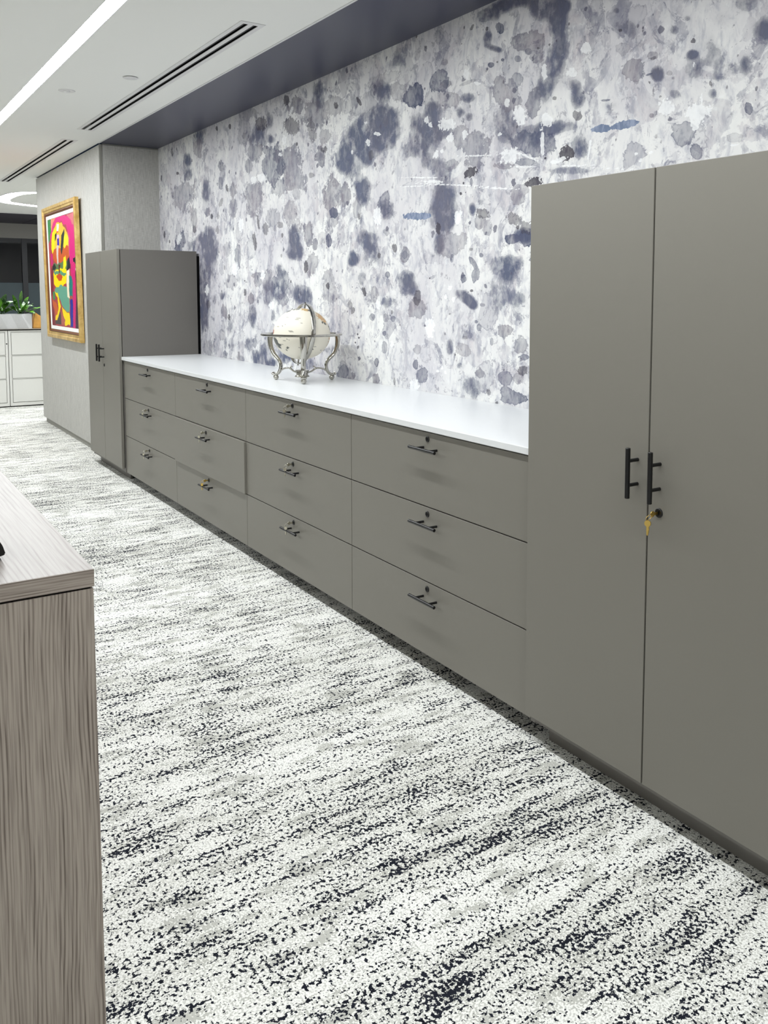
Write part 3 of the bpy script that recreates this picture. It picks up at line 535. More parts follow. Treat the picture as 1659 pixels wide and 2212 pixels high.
for sgn in (1, -1):
    E_ = []
    for i, p in enumerate(pl):
        d = (pl[(i+1) % N]-pl[i-1]).normalized(); n_ = Vector((-d.y, d.x, 0))*sgn
        E_.append([bm.verts.new(p+n_*wv+Vector((0, 0, .0035))), bm.verts.new(p+n_*wv-Vector((0, 0, .003))), bm.verts.new(p+n_*(wv+.006)-Vector((0, 0, .003))), bm.verts.new(p+n_*(wv+.006)+Vector((0, 0, .0035)))])
    for i in range(N):
        a, b = E_[i], E_[(i+1) % N]
        for k in range(4): bm.faces.new((a[k], a[(k+1) % 4], b[(k+1) % 4], b[k]))
obj('housing', bm, 'trimwhite', t)

# ------------------------------------------------------------------ cabinets
def bar_h(bm, xc, z, y, L=.157, r=.0056):
    round_rod(bm, (xc-L/2, y-.035, z), (xc+L/2, y-.035, z), r, .0008)
    for s in (-.04, .04): rod(bm, (xc+s, y+.0005, z), (xc+s, y-.035, z), .0042, n=14)
def bar_v(bm, xc, z, y, L=.124, r=.0062):
    round_rod(bm, (xc, y-.035, z-L/2), (xc, y-.035, z+L/2), r, .001)
    for s in (-.03, .03): rod(bm, (xc, y+.0005, z+s), (xc, y-.035, z+s), .0045, n=14)
def lock_bm(xc, z, y, r=.0105):
    bm = new_bm()
    lathe(bm, (xc, y+.001, z), (0, -1, 0), [(0, 0), (r, 0), (r, .003), (r*.88, .0042), (r*.62, .0042), (r*.6, .0025), (0, .0025)], 32)
    box(bm, xc-.0011, xc+.0011, y-.0032, y-.0012, z-.005, z+.005)
    return bm

def tall_cabinet(x0, label, left_end):
    x1 = x0+2*WD
    t = thing('tall_storage_cabinet', label, 'cabinet', ((x0+x1)/2, D/2, 0), 'tall two-door cabinets')
    yb = YT+.023; th = .019
    bm = new_bm()
    box(bm, x0, x0+th, yb, D-.02, .056, H-.001, bev=.0008); box(bm, x1-th, x1, yb, D-.02, .056, H-.001, bev=.0008)
    box(bm, x0+th, x1-th, yb, D-.02, H-th-.001, H-.001); box(bm, x0+th, x1-th, yb, D-.02, .06, .06+th)
    box(bm, x0+th, x1-th, D-.03, D-.021, .08, H-.02); box(bm, x0+th, x1-th, yb+.01, D-.03, .82, .82+th)
    obj('body', bm, 'carcass', t)
    obj('gap_shade_plate', bx(x0+.004, x1-.004, YT+.0198, YT+.0224, ZBT+.004, H-.004), 'void', t)  # added black plate standing in for the shade in the door gaps
    for k, (a, b) in enumerate(((x0+.0015, x0+WD-.0024), (x0+WD+.0024, x1-.0015))):
        d = obj('door', bx(a, b, YT, YT+.019, ZBT, H, bev=.001), 'laminate', t)
        bm = new_bm(); bar_v(bm, (b-.0325) if k == 0 else (a+.034), .8655, YT)
        h = obj('handle', bm, 'black', d, True)
        if k == 1: obj('lock', lock_bm(a+.034, .7775, YT, .0115), 'black', d, True)
    obj('toe_kick', bx(x0+.035, x1-.035, .041, .055, 0, .057), 'carcass', t)
    obj('scribe_strip', bx(x1-.012, x1-.002, D-.0195, D-.0005, HC+.002, H-.035), 'void', t) if left_end else None
    return t
near_tall = tall_cabinet(0.0, 'near tall greige two-door cabinet at the right with brass keys hanging in its door lock', False)
far_tall = tall_cabinet(X5, 'far tall greige two-door cabinet standing against the linen column', True)

COLN = ['nearest', 'second', 'third', 'farthest']
LBL = ['greige three-drawer lateral cabinet with no keys, right beside the near tall cabinet',
       'greige three-drawer lateral cabinet with a key in every drawer, below the globe\'s near side',
       'greige three-drawer lateral cabinet whose middle drawer stands slightly open',
       'greige three-drawer lateral cabinet butting the far tall cabinet']
HX = [-.533, -1.5955, -2.66, -3.74]
XOP = 2
for i in range(4):
    xr, xl = XS[i], XS[i+1]
    if i == 3: xl_b = xl-.028
    else: xl_b = xl
    t = thing('lateral_drawer_cabinet', LBL[i], 'drawer cabinet', ((xr+xl)/2, D/2, 0), 'row of lateral drawer cabinets under the white counter')
    bm = new_bm()
    xr_b = xr if i else xr-.001
    th = .018
    box(bm, xl_b+.001, xl_b+.001+th, .024, D-.02, .062, ZT-.002); box(bm, xr_b-.001-th, xr_b-.001, .024, D-.02, .062, ZT-.002)
    box(bm, xl_b+.001+th, xr_b-.001-th, .024, D-.02, .062, .08); box(bm, xl_b+.001+th, xr_b-.001-th, .024, D-.02, ZT-.02, ZT-.002)
    box(bm, xl_b+.001+th, xr_b-.001-th, D-.035, D-.021, .08, ZT-.02)
    box(bm, xl_b+.001+th, xr_b-.001-th, .06, .075, .08, ZT-.02)
    obj('body', bm, 'carcass', t)
    obj('gap_shade_plate', bx(xl+.004, xr-.004, .0203, .0232, ZB+.006, ZT-.003), 'void', t)  # black sheet added so gaps between drawers look deeply shaded
    for r, (z0, z1) in enumerate(((Z2, ZT), (Z1, Z2), (ZB, Z1))):
        z0 += .0018; z1 -= .0022
        y = -.011 if (i == XOP and r == 1) else 0.
        d = obj('drawer', bx(xl+.0016, xr-.0016, y, y+.0195, z0, z1, bev=.001), 'laminate', t)
        if y: d['label'] = 'slightly open middle drawer'
        bm = new_bm(); bar_h(bm, HX[i], z1+.0022-.0553, y); obj('handle', bm, 'black', d, True)
        obj('lock', lock_bm(HX[i]-.015, z1+.0022-.0245, y), 'black', d, True)
    obj('toe_kick', bx(xl_b+.002, xr_b-.002, .085, .1, 0, .061), 'void', t)
t = obj('filler_panel', bx(.0015, .019, .001, .02, .06, .0825), 'carcass'); tag(t, 'small greige filler strip below the near tall cabinet\'s left door corner', 'filler')
t = obj('countertop', bx(X4B+.0006, -.0015, -.010, D-.001, ZT+.003, HC, bev=.002), 'quartz')
tag(t, 'long white countertop lying over the four drawer cabinets', 'countertop')

# ------------------------------------------------------------------ keys
def key_set(metal, label, loc):
    t = thing('key_set', label, 'keys', loc, 'keys left hanging in the cabinet locks')
    x, y, z = loc
    bm = new_bm()
    box(bm, x-.0009, x+.0009, y-.012, y+.0, z-.0034, z+.0034)
    lathe(bm, (x-.001, y-.018, z), (1, 0, 0), [(0, 0), (.0065, 0), (.0072, .0006), (.0072, .0014), (.0065, .002), (0, .002)], 24)
    obj('inserted_key', bm, metal, t, True)
    bm = new_bm(); c0 = Vector((x, y-.030, z-.006)); ring = []
    for k in range(28):
        a = 2*PI*k/28; ring.append(c0+Vector((math.sin(a)*.0055, math.cos(a)*.0095, math.sin(a)*.008)))
    sweep(bm, ring, .0008, .0008, n=8, closed=True); obj('ring', bm, metal, t, True)
    bm = new_bm(); hy = y-.034; hz = z-.020
    pr = [(-.003, .0085), (.003, .0085), (.0075, .006), (.0095, .001), (.0085, -.005), (.004, -.0095), (.0036, -.014), (.0050, -.0145), (.0050, -.017), (.0034, -.0185), (.0042, -.021), (.0030, -.023), (.0036, -.026), (.0024, -.0285), (.0012, -.034), (-.0012, -.034), (-.0026, -.030), (-.0030, -.0095), (-.0085, -.005), (-.0095, .001), (-.0075, .006)]
    pr = [(a*.78, b*.86) for a, b in pr]
    ca, sa = math.cos(.6), math.sin(.6)
    A = [bm.verts.new((x+px*ca, hy+px*sa-.0009, hz+pz)) for px, pz in pr]; B = [bm.verts.new((x+px*ca, hy+px*sa+.0009, hz+pz)) for px, pz in pr]
    bm.faces.new(A); bm.faces.new(B[::-1])
    for k in range(len(pr)): bm.faces.new((A[k], B[k], B[(k+1) % len(pr)], A[(k+1) % len(pr)]))
    obj('hanging_key', bm, metal, t)
    return t
def lockz(r): return (ZT, Z2, Z1)[r]-.0245
ROWN = ['top', 'middle', 'bottom']
kp = key_set('silver', 'silver keys in the top drawer lock of the cabinet left of the keyless one', (HX[1]-.015, -.004, lockz(0)))
kp.name = 'key_set'
specs = [(1, 1, 'silver', 'pale keys hanging in the middle drawer lock of the cabinet left of the keyless one'),
         (1, 2, 'silver', 'pale keys hanging in the bottom drawer lock of the cabinet left of the keyless one'),
         (2, 1, 'silver', 'silver keys in the lock of the slightly open middle drawer'),
         (2, 2, 'brass', 'brass keys in the bottom drawer lock directly below the slightly open drawer'),
         (3, 1, 'silver', 'silver keys in the middle drawer lock of the cabinet beside the far tall cabinet'),
         (3, 2, 'silver', 'silver keys in the bottom drawer lock of the cabinet beside the far tall cabinet')]
def copy_key(src, loc, label, metal):
    r = src.copy(); C.objects.link(r); r.location = loc; r['label'] = label
    for ch in list(src.children):
        c = ch.copy(); 
        if metal != 'silver': c.data = ch.data.copy(); c.data.materials[0] = M[metal]
        C.objects.link(c); c.parent = r
    return r
for i, r, metal, lab in specs:
    y = -.015 if (i == XOP and r == 1) else -.004
    copy_key(kp, (HX[i]-.015, y, lockz(r)), lab, metal)
bk = copy_key(kp, (WD+.0018+.034, YT-.004, .7775), 'brass keys hanging from the near tall cabinet door lock below its handle', 'brass')

# ------------------------------------------------------------------ globe
GC = Vector((-2.1275, .294, 0)); gz = HC+.2365
gl = thing('desk_globe', 'ivory world globe in a polished metal stand on the white counter', 'globe', (GC.x, GC.y, HC))
def ball():
    bm = new_bm(); bmesh.ops.create_uvsphere(bm, u_segments=160, v_segments=100, radius=1.0)
    r_, u_, b_ = R_, U_, -F_
    def dirn(px, py):
        dx = (px-814)/595; dy = (703-py)/537; zz = math.sqrt(max(0, 1-dx*dx-dy*dy)); return (r_*dx+u_*dy+b_*zz).normalized()
    gold, dk, og, red = (.62, .40, .20), (.07, .08, .075), (.60, .42, .20), (.45, .16, .12)
    cr = []
    for px, py, ra, c in ((1210, 330, .17, gold), (1300, 420, .15, gold), (1250, 380, .14, gold), (1390, 560, .10, dk), (1330, 500, .07, dk), (1290, 470, .05, dk), (1400, 600, .05, dk),
                          (930, 205, .14, og), (880, 190, .1, og), (1010, 225, .08, dk), (840, 155, .12, dk), (760, 190, .09, dk), (690, 200, .06, dk), (560, 235, .10, dk), (480, 260, .08, dk), (400, 310, .05, dk),
                          (250, 650, .10, red), (290, 850, .15, dk), (340, 900, .16, dk), (390, 950, .12, dk), (380, 975, .07, dk), (270, 800, .08, dk), (590, 1010, .035, dk), (565, 1050, .035, dk), (610, 990, .03, dk),
                          (500, 550, .02, dk), (595, 830, .03, dk), (850, 995, .02, dk), (1100, 1030, .03, dk), (1240, 1045, .04, dk), (330, 780, .03, dk)):
        cr.append((dirn(px, py), ra, c))
    for q in ((-.8, .4, .3), (-.5, .8, .1), (.1, .9, .4), (.3, .9, -.2), (-.9, .1, -.3), (-.6, .7, .6)): cr.append((Vector(q).normalized(), .35, gold))
    bars = []
    for px, py, L in ((820, 400, 55), (1030, 428, 45), (580, 375, 35), (470, 935, 40), (540, 855, 30), (800, 425, 50), (430, 790, 35), (900, 865, 30), (970, 930, 40), (980, 880, 40), (680, 660, 45), (700, 680, 50), (380, 560, 35), (330, 550, 20), (580, 520, 30), (640, 850, 20), (650, 885, 20), (900, 495, 30), (560, 770, 40), (1150, 975, 35)):
        bars.append((dirn(px, py), L/595/1.0))
    lay = bm.loops.layers.float_color.new('map')
    rnd = random.Random(3)
    cream = Vector((.84, .80, .69))
    from mathutils import noise as mn
    colv = {}
    for v in bm.verts:
        n = v.co.normalized(); c = cream.copy()
        for d, ra, cc in cr:
            a = math.acos(max(-1, min(1, n.dot(d))))
            if a < ra*1.6:
                f = 1-a/ra+mn.noise(n*14)*.8
                if f > 0: c = Vector(cc)
        for d, L in bars:
            q = n-d; e1 = q.dot(r_); e2 = q.dot(u_)
            if abs(e1) < L*.8 and abs(e2) < .011 and n.dot(d) > .5: c = c*.45
        colv[v] = c
    for f in bm.faces:
        for lp in f.loops: lp[lay] = (*colv[lp.vert], 1)
    S_ = Matrix.Diagonal((.141, .141, .1275, 1))
    bm.transform(Matrix.Translation((GC.x, GC.y, gz)) @ S_)
    t = NT('globe_map'); a = t.n('ShaderNodeAttribute', attribute_name='map'); t.base(a.outputs['Color'], .42, 0, .4)
    return obj('globe_ball', bm, t.m, gl, True)
ball()
bm = new_bm()   # flat horizon ring
prof = [(.171, -.003), (.173, .003), (.196, .004), (.2015, .001), (.2015, -.005), (.196, -.008), (.176, -.006)]
n = 96; rings = [[bm.verts.new((GC.x+r*math.cos(2*PI*i/n), GC.y+r*math.sin(2*PI*i/n), gz+z)) for i in range(n)] for r, z in prof]
for k in range(len(prof)):
    A, B = rings[k], rings[(k+1) % len(prof)]
    for i in range(n): bm.faces.new((A[i], A[(i+1) % n], B[(i+1) % n], B[i]))
obj('horizon_ring', bm, 'chrome', gl, True)
bm = new_bm()   # meridian ring
to_cam = Vector((-F_.x, -F_.y, 0)).normalized(); lat = Vector((R_.x, R_.y, 0)).normalized()
front = (to_cam*.865+lat*.50).normalized(); up = (Vector((0, 0, 1))+lat*.13).normalized(); nrm = front.cross(up).normalized()
ring = [Vector((GC.x, GC.y, gz))+front*math.cos(a)*.157+Vector((up.x, up.y, up.z*.955))*math.sin(a)*.157 for a in [2*PI*i/96 for i in range(96)]]
sweep(bm, ring, .0115, .003, side=nrm, n=10, closed=True)
obj('meridian_ring', bm, 'chrome', gl, True)
for s in (1, -1):
    bm = new_bm(); p = Vector((GC.x, GC.y, gz))+up*.127*s; rod(bm, p, p+up*.032*s, .004, n=12)
    obj('axis_pin', bm, 'chrome', gl, True)
LEG = [(.187, .229), (.190, .20), (.186, .168), (.168, .132), (.143, .108), (.129, .086), (.128, .062), (.138, .040), (.154, .029), (.170, .030), (.176, .036)]
for ang in (-23, 211, 84):
    dv = Vector((math.cos(math.radians(ang)), math.sin(math.radians(ang)), 0)); sd = Vector((-dv.y, dv.x, 0))
    P = spline([GC+dv*r+Vector((0, 0, HC+z)) for r, z in LEG], 5); N = len(P)
    wd = [.019-.007*math.sin(min(1, i/(N*.55))*PI/2)+(.004 if i > N*.8 else 0)*(1 if i < N*.95 else .3) for i in range(N)]
    th = [.0125-.005*min(1, i/(N*.5)) for i in range(N)]
    bm = new_bm(); sweep(bm, P, wd, th, side=sd, n=16)
    leg = obj('leg', bm, 'chrome', gl, True)
    bm = new_bm(); bmesh.ops.create_uvsphere(bm, u_segments=28, v_segments=18, radius=.0138)
    bm.transform(Matrix.Translation(GC+dv*.157+Vector((0, 0, HC+.0138)))); obj('ball_foot', bm, 'chrome', leg, True)
    Q = spline([GC+dv*.130+Vector((0, 0, HC+.048)), GC+dv*.105+Vector((0, 0, HC+.060)), GC+dv*.075+Vector((0, 0, HC+.062)), GC+dv*.05+Vector((0, 0, HC+.048)), GC+dv*.028+Vector((0, 0, HC+.042))], 5)
    bm = new_bm(); sweep(bm, Q, .0055, .0045, side=sd, n=12)
    curl = [GC+dv*(.062+.006*math.cos(a))+Vector((0, 0, HC+.066+.006*math.sin(a))) for a in [(-1.2+3.6*k/12) for k in range(13)]]
    sweep(bm, curl, .004, .003, side=sd, n=10)
    obj('stretcher', bm, 'chrome', gl, True)
bm = new_bm(); lathe(bm, (GC.x, GC.y, HC+.022), (0, 0, 1), [(0, 0), (.036, 0), (.037, .003), (.030, .009), (.028, .014), (.031, .017), (.031, .028), (.034, .030), (.034, .034), (.027, .036), (0, .036)], 48)
obj('compass_hub', bm, 'chrome', gl, True)

# ------------------------------------------------------------------ painting
def painting():
    x0, x1 = -7.215, -5.86; z0, z1 = .880, 2.085; lean = math.atan2(.018, z1-z0)
    t = thing('framed_painting', 'colourful abstract painting in a gold frame hung on the linen column', 'painting', ((x0+x1)/2, YC, z0))
    piv = Vector((0, YC-.004, z0)); rot = Matrix.Translation(piv) @ Matrix.Rotation(lean, 4, 'X') @ Matrix.Translation(-piv)
    def fin(bm): bm.transform(rot); return bm
    yb = YC-.004
    def frame(prof, name, m):
        bm = new_bm(); R4 = []
        for inset, dep in prof:
            R4.append([bm.verts.new(p) for p in ((x0+inset, yb-dep, z0+inset), (x1-inset, yb-dep, z0+inset), (x1-inset, yb-dep, z1-inset), (x0+inset, yb-dep, z1-inset))])
        for k in range(len(prof)):
            A, B = R4[k], R4[(k+1) % len(prof)]
            for i in range(4): bm.faces.new((A[i], A[(i+1) % 4], B[(i+1) % 4], B[i]))
        return obj(name, fin(bm), m, t)
    g = NT('gilt_frame'); v = g.coord((9, 9, 9)); nn = g.noise(v, 1, 5, .7)
    g.base(g.mix(g.step(nn, .3, .7), lin((196, 156, 82)), lin((238, 206, 136))), .38, .55, .5); M['gilt'] = g.m
    M['bronze'] = simple('brown_inner_frame', (112, 66, 34), .5, .2)
    M['linen_white'] = simple('white_liner', (240, 240, 236), .8)
    frame([(0, 0), (0, .030), (.006, .038), (.030, .038), (.036, .030), (.050, .030), (.056, .026), (.058, .0)], 'frame', 'gilt')
    frame([(.0585, .001), (.0585, .024), (.066, .027), (.078, .016), (.080, .001)], 'inner_frame', 'bronze')
    frame([(.0805, .001), (.0805, .014), (.110, .011), (.112, .001)], 'liner', 'linen_white')
    # canvas, painted cell by cell
    cx0, cx1, cz0, cz1 = x0+.1125, x1-.1125, z0+.1125, z1-.1125
    nx, nz = 150, 190
    U, V = np.meshgrid((np.arange(nx)+.5)/nx, (np.arange(nz)+.5)/nz, indexing='ij')   # u right, v down
    img = np.zeros((nx, nz, 3)); img[:] = lin((170, 70, 74))
    rs = np.random.RandomState(5)
    def sm(k):
        a = rs.rand(k, k+2); xi = U*(k-1.01); yi = V*(k+.99); i = xi.astype(int); j = yi.astype(int); fx = xi-i; fy = yi-j
        return (a[i, j]*(1-fx)*(1-fy)+a[i+1, j]*fx*(1-fy)+a[i, j+1]*(1-fx)*fy+a[i+1, j+1]*fx*fy)-.5
    wob = sm(14)*.035; wob2 = sm(20)*.03
    def poly(pts, c, var=.0):
        u = U+wob; v = V+wob2; ins = np.zeros(U.shape, bool); n = len(pts)
        for i in range(n):
            (xa, ya), (xb, yb_) = pts[i], pts[(i+1) % n]
            cond = ((ya > v) != (yb_ > v)); xx = (xb-xa)*(v-ya)/((yb_-ya) if yb_ != ya else 1e-9)+xa
            ins ^= cond & (u < xx)
        cc = np.array(lin(c)); img[ins] = cc*(1+var*(rs.rand(ins.sum())[:, None]-.5))
    def ell(cx, cy, rx, ry, c, var=0.):
        u = U+wob; v = V+wob2; ins = ((u-cx)/rx)**2+((v-cy)/ry)**2 < 1; cc = np.array(lin(c)); img[ins] = cc*(1+var*(rs.rand(ins.sum())[:, None]-.5))
    poly([(-0.0, 0.001), (0.202, 0.001), (0.151, 0.069), (0.09, 0.177), (0.014, 0.213), (-0.044, 0.171)], (52,128,72), .3)
    poly([(0.138, -0.009), (0.365, -0.007), (0.206, 0.047), (0.113, 0.152)], (226,140,110), .2)
    poly([(0.728, -0.007), (1.007, -0.005), (1.038, 0.375), (0.743, 0.366)], (206,110,120), .35)
    poly([(0.332, -0.003), (0.582, -0.011), (0.778, 0.02), (0.946, 0.121), (1.0, 0.22), (1.012, 0.374), (0.944, 0.432), (0.755, 0.428), (0.784, 0.209), (0.699, 0.101), (0.476, 0.044), (0.248, 0.075), (0.123, 0.179), (0.08, 0.216), (0.077, 0.163), (0.167, 0.07)], (212,40,122), .12)
    poly([(0.188, 0.117), (0.316, 0.06), (0.473, 0.056), (0.585, 0.088), (0.713, 0.157), (0.755, 0.214), (0.748, 0.293), (0.1, 0.269), (0.139, 0.179)], (232,190,60), .08)
    poly([(0.113, 0.283), (0.755, 0.269), (0.757, 0.367), (0.671, 0.426), (0.472, 0.409), (0.226, 0.409), (0.124, 0.368)], (200,92,46), .25)
    poly([(0.152, 0.128), (0.257, 0.101), (0.343, 0.1), (0.265, 0.192), (0.219, 0.248), (0.135, 0.322), (0.1, 0.269)], (250,226,20), .03)
    poly([(0.339, 0.067), (0.438, 0.073), (0.423, 0.129), (0.336, 0.128)], (210,226,222), .03)
    poly([(0.324, 0.124), (0.438, 0.129), (0.426, 0.142), (0.332, 0.141)], (228,48,50), .0)
    poly([(0.426, 0.06), (0.559, 0.074), (0.574, 0.131), (0.48, 0.17), (0.417, 0.268), (0.391, 0.191)], (250,184,66), .03)
    poly([(0.263, 0.14), (0.333, 0.137), (0.308, 0.187), (0.243, 0.216)], (40,44,40), .0)
    poly([(0.327, 0.162), (0.419, 0.167), (0.429, 0.199), (0.318, 0.197)], (222,184,216), .0)
    poly([(0.33, 0.198), (0.406, 0.195), (0.409, 0.255), (0.328, 0.255)], (60,44,172), .0)
    poly([(0.504, 0.171), (0.608, 0.114), (0.609, 0.176), (0.548, 0.298), (0.497, 0.334), (0.465, 0.295)], (52,54,50), .1)
    poly([(0.613, 0.164), (0.735, 0.183), (0.738, 0.256), (0.592, 0.287), (0.576, 0.237)], (238,218,50), .08)
    poly([(0.302, 0.257), (0.374, 0.257), (0.335, 0.469), (0.28, 0.468)], (210,192,184), .1)
    poly([(0.054, 0.32), (0.137, 0.316), (0.144, 0.414), (0.057, 0.438)], (196,36,112), .1)
    poly([(0.143, 0.42), (0.678, 0.401), (0.656, 0.487), (0.173, 0.492)], (94,120,76), .3)
    poly([(0.558, 0.361), (0.609, 0.356), (0.629, 0.425), (0.579, 0.473), (0.515, 0.472)], (246,228,30), .0)
    poly([(0.697, 0.383), (0.756, 0.373), (0.77, 0.477), (0.627, 0.487)], (40,40,50), .1)
    poly([(0.107, 0.433), (0.175, 0.421), (0.252, 0.455), (0.174, 0.486), (0.096, 0.478)], (40,50,44), .3)
    poly([(0.223, 0.48), (0.457, 0.468), (0.616, 0.474), (0.614, 0.517), (0.61, 0.61), (0.447, 0.622), (0.227, 0.654), (0.147, 0.596), (0.128, 0.518)], (252,222,14), .04)
    poly([(0.157, 0.492), (0.451, 0.49), (0.605, 0.517), (0.586, 0.536), (0.413, 0.521), (0.166, 0.518)], (92,150,116), .15)
    poly([(0.264, 0.532), (0.356, 0.508), (0.443, 0.521), (0.49, 0.547), (0.43, 0.572), (0.325, 0.571), (0.258, 0.555)], (200,80,38), .2)
    poly([(0.347, 0.425), (0.422, 0.426), (0.386, 0.508), (0.35, 0.508)], (96,44,34), .1)
    poly([(0.055, 0.445), (0.138, 0.479), (0.102, 0.674), (0.031, 0.74), (0.112, 0.994), (0.0, 0.998), (-0.002, 0.675)], (122,44,56), .3)
    poly([(0.162, 0.661), (0.325, 0.629), (0.477, 0.622), (0.615, 0.647), (0.677, 0.733), (0.674, 0.857), (0.591, 0.852), (0.399, 0.812), (0.329, 0.737), (0.187, 0.687)], (104,164,140), .08)
    poly([(0.079, 0.674), (0.175, 0.674), (0.171, 0.752), (0.086, 0.74)], (70,140,90), .1)
    poly([(0.173, 0.68), (0.277, 0.699), (0.321, 0.769), (0.367, 0.826), (0.321, 0.865), (0.215, 0.951), (0.13, 0.948), (0.167, 0.869), (0.276, 0.828), (0.252, 0.738)], (252,222,16), .02)
    poly([(0.063, 0.74), (0.171, 0.778), (0.274, 0.834), (0.228, 0.899), (0.144, 0.889), (0.076, 0.818)], (206,102,54), .1)
    poly([(0.411, 0.825), (0.563, 0.853), (0.67, 0.869), (0.684, 0.979), (0.487, 0.987), (0.462, 0.912)], (252,222,14), .04)
    poly([(0.115, 0.955), (0.214, 0.955), (0.342, 0.865), (0.359, 0.915), (0.355, 0.992), (0.112, 0.994)], (74,68,66), .1)
    poly([(0.357, 0.864), (0.441, 0.881), (0.498, 0.942), (0.457, 0.991), (0.355, 0.992)], (182,98,86), .15)
    poly([(0.62, 0.493), (0.726, 0.485), (0.727, 0.537), (0.694, 0.61), (0.691, 0.733), (0.607, 0.734), (0.618, 0.61)], (240,228,196), .1)
    poly([(0.713, 0.537), (0.811, 0.532), (0.831, 0.611), (0.817, 0.72), (0.692, 0.727), (0.698, 0.629)], (36,124,116), .3)
    poly([(0.677, 0.733), (0.815, 0.726), (0.814, 0.75), (0.685, 0.758)], (170,90,70), .2)
    poly([(0.698, 0.758), (0.808, 0.753), (0.773, 1.0), (0.689, 0.991)], (40,50,152), .08)
    poly([(0.789, 0.404), (0.931, 0.432), (0.898, 0.611), (0.904, 0.791), (0.864, 1.003), (0.767, 1.0), (0.814, 0.732), (0.842, 0.599), (0.767, 0.489)], (208,38,112), .35)
    poly([(0.944, 0.432), (1.064, 0.423), (1.004, 1.003), (0.856, 1.003), (0.907, 0.731)], (66,42,62), .4)
    poly([(0.862, 0.388), (1.035, 0.387), (1.035, 0.434), (0.864, 0.43)], (38,34,42), .3)
    poly([(0.92, 0.473), (1.052, 0.47), (1.055, 0.488), (0.929, 0.491)], (190,190,212), .1)
    poly([(0.927, 0.497), (1.046, 0.493), (1.032, 0.576), (0.92, 0.575)], (28,30,48), .2)
    verts = []; xs = np.linspace(cx0, cx1, nx+1); zs = np.linspace(cz1, cz0, nz+1)
    Xg, Zg = np.meshgrid(xs, zs, indexing='ij')
    co = np.stack([Xg, np.full(Xg.shape, yb-.008), Zg], -1).reshape(-1, 3)
    idx = np.arange((nx+1)*(nz+1)).reshape(nx+1, nz+1)
    fc = np.stack([idx[:-1, :-1], idx[:-1, 1:], idx[1:, 1:], idx[1:, :-1]], -1).reshape(-1, 4)
    b = len(co)
    back = np.array([(cx0, yb-.008, cz0), (cx1, yb-.008, cz0), (cx1, yb-.008, cz1), (cx0, yb-.008, cz1), (cx0, yb-.001, cz0), (cx1, yb-.001, cz0), (cx1, yb-.001, cz1), (cx0, yb-.001, cz1)])
    q = np.array([[5, 4, 7, 6], [0, 4, 5, 1], [3, 2, 6, 7], [0, 3, 7, 4], [1, 5, 6, 2]])+b
    me = bpy.data.meshes.new('canvas'); allv = np.vstack([co, back])
    off = Vector(t.location)
    allv = [list((rot @ Vector(p))-off) for p in allv]
    me.from_pydata(allv, [], np.vstack([fc, q]).tolist())
    at = me.attributes.new('paint', 'FLOAT_COLOR', 'FACE'); arr = np.ones((len(me.polygons), 4), np.float32); arr[:nx*nz, :3] = img.reshape(-1, 3)
    at.data.foreach_set('color', arr.ravel())
    p = NT('oil_paint'); a = p.n('ShaderNodeAttribute', attribute_name='paint'); p.base(a.outputs['Color'], .45, 0, .4)
    p.bump(p.noise(p.coord((1, 1, 1)), 60, 4), .4, .003)
    me.materials.append(p.m); o = bpy.data.objects.new('canvas', me); C.objects.link(o); o.parent = t
painting()

# ------------------------------------------------------------------ far white file cabinets, worktop, planter, pot
XF = -9.10
def file_cab(y0, y1, label):
    t = thing('lateral_file_cabinet', label, 'file cabinet', (XF-.23, (y0+y1)/2, 0), 'white lateral file cabinets at the far end')
    bm = new_bm(); box(bm, XF-.46, XF-.024, y0+.001, y1-.001, .012, .868); box(bm, XF-.024, XF-.0, y0+.001, y0+.026, .012, .868); box(bm, XF-.024, XF, y1-.026, y1-.001, .012, .868); box(bm, XF-.024, XF, y0+.026, y1-.026, .853, .868); box(bm, XF-.024, XF, y0+.026, y1-.026, .012, .048)
    for z in (.322, .588): box(bm, XF-.024, XF-.004, y0+.026, y1-.026, z-.004, z+.003)
    obj('body', bm, 'white_steel', t)
    for z0, z1 in ((.595, .848), (.328, .580), (.054, .314)):
        bm = new_bm(); box(bm, XF-.022, XF+.003, y0+.031, y1-.031, z0, z1-.012, bev=.002)
        box(bm, XF-.020, XF-.008, y0+.031, y1-.031, z1-.012, z1)
        obj('drawer', bm, 'white_steel', t)
    bm = new_bm(); lathe(bm, (XF, y1-.013, .72), (1, 0, 0), [(.007, 0), (.007, .003), (.004, .004), (0, .004)], 20); obj('lock', bm, 'black', t, True)
    obj('base', bx(XF-.45, XF-.01, y0+.005, y1-.005, 0, .0115), 'void', t)
file_cab(-.005, .905, 'white three-drawer lateral file cabinet under the far planter, next to the column edge')
file_cab(-.92, -.010, 'white three-drawer lateral file cabinet at the left edge of the picture, under the far planter')
wt = thing('worktop', 'thin grey worktop lying on the far white file cabinets', 'worktop', (XF-.23, 0, .869))
obj('slab', bx(XF-.62, XF+.008, -.93, .915, .8695, .8835), 'worktop', wt)
obj('edge_band', bx(XF+.0085, XF+.012, -.93, .915, .8700, .8830), 'black', wt)

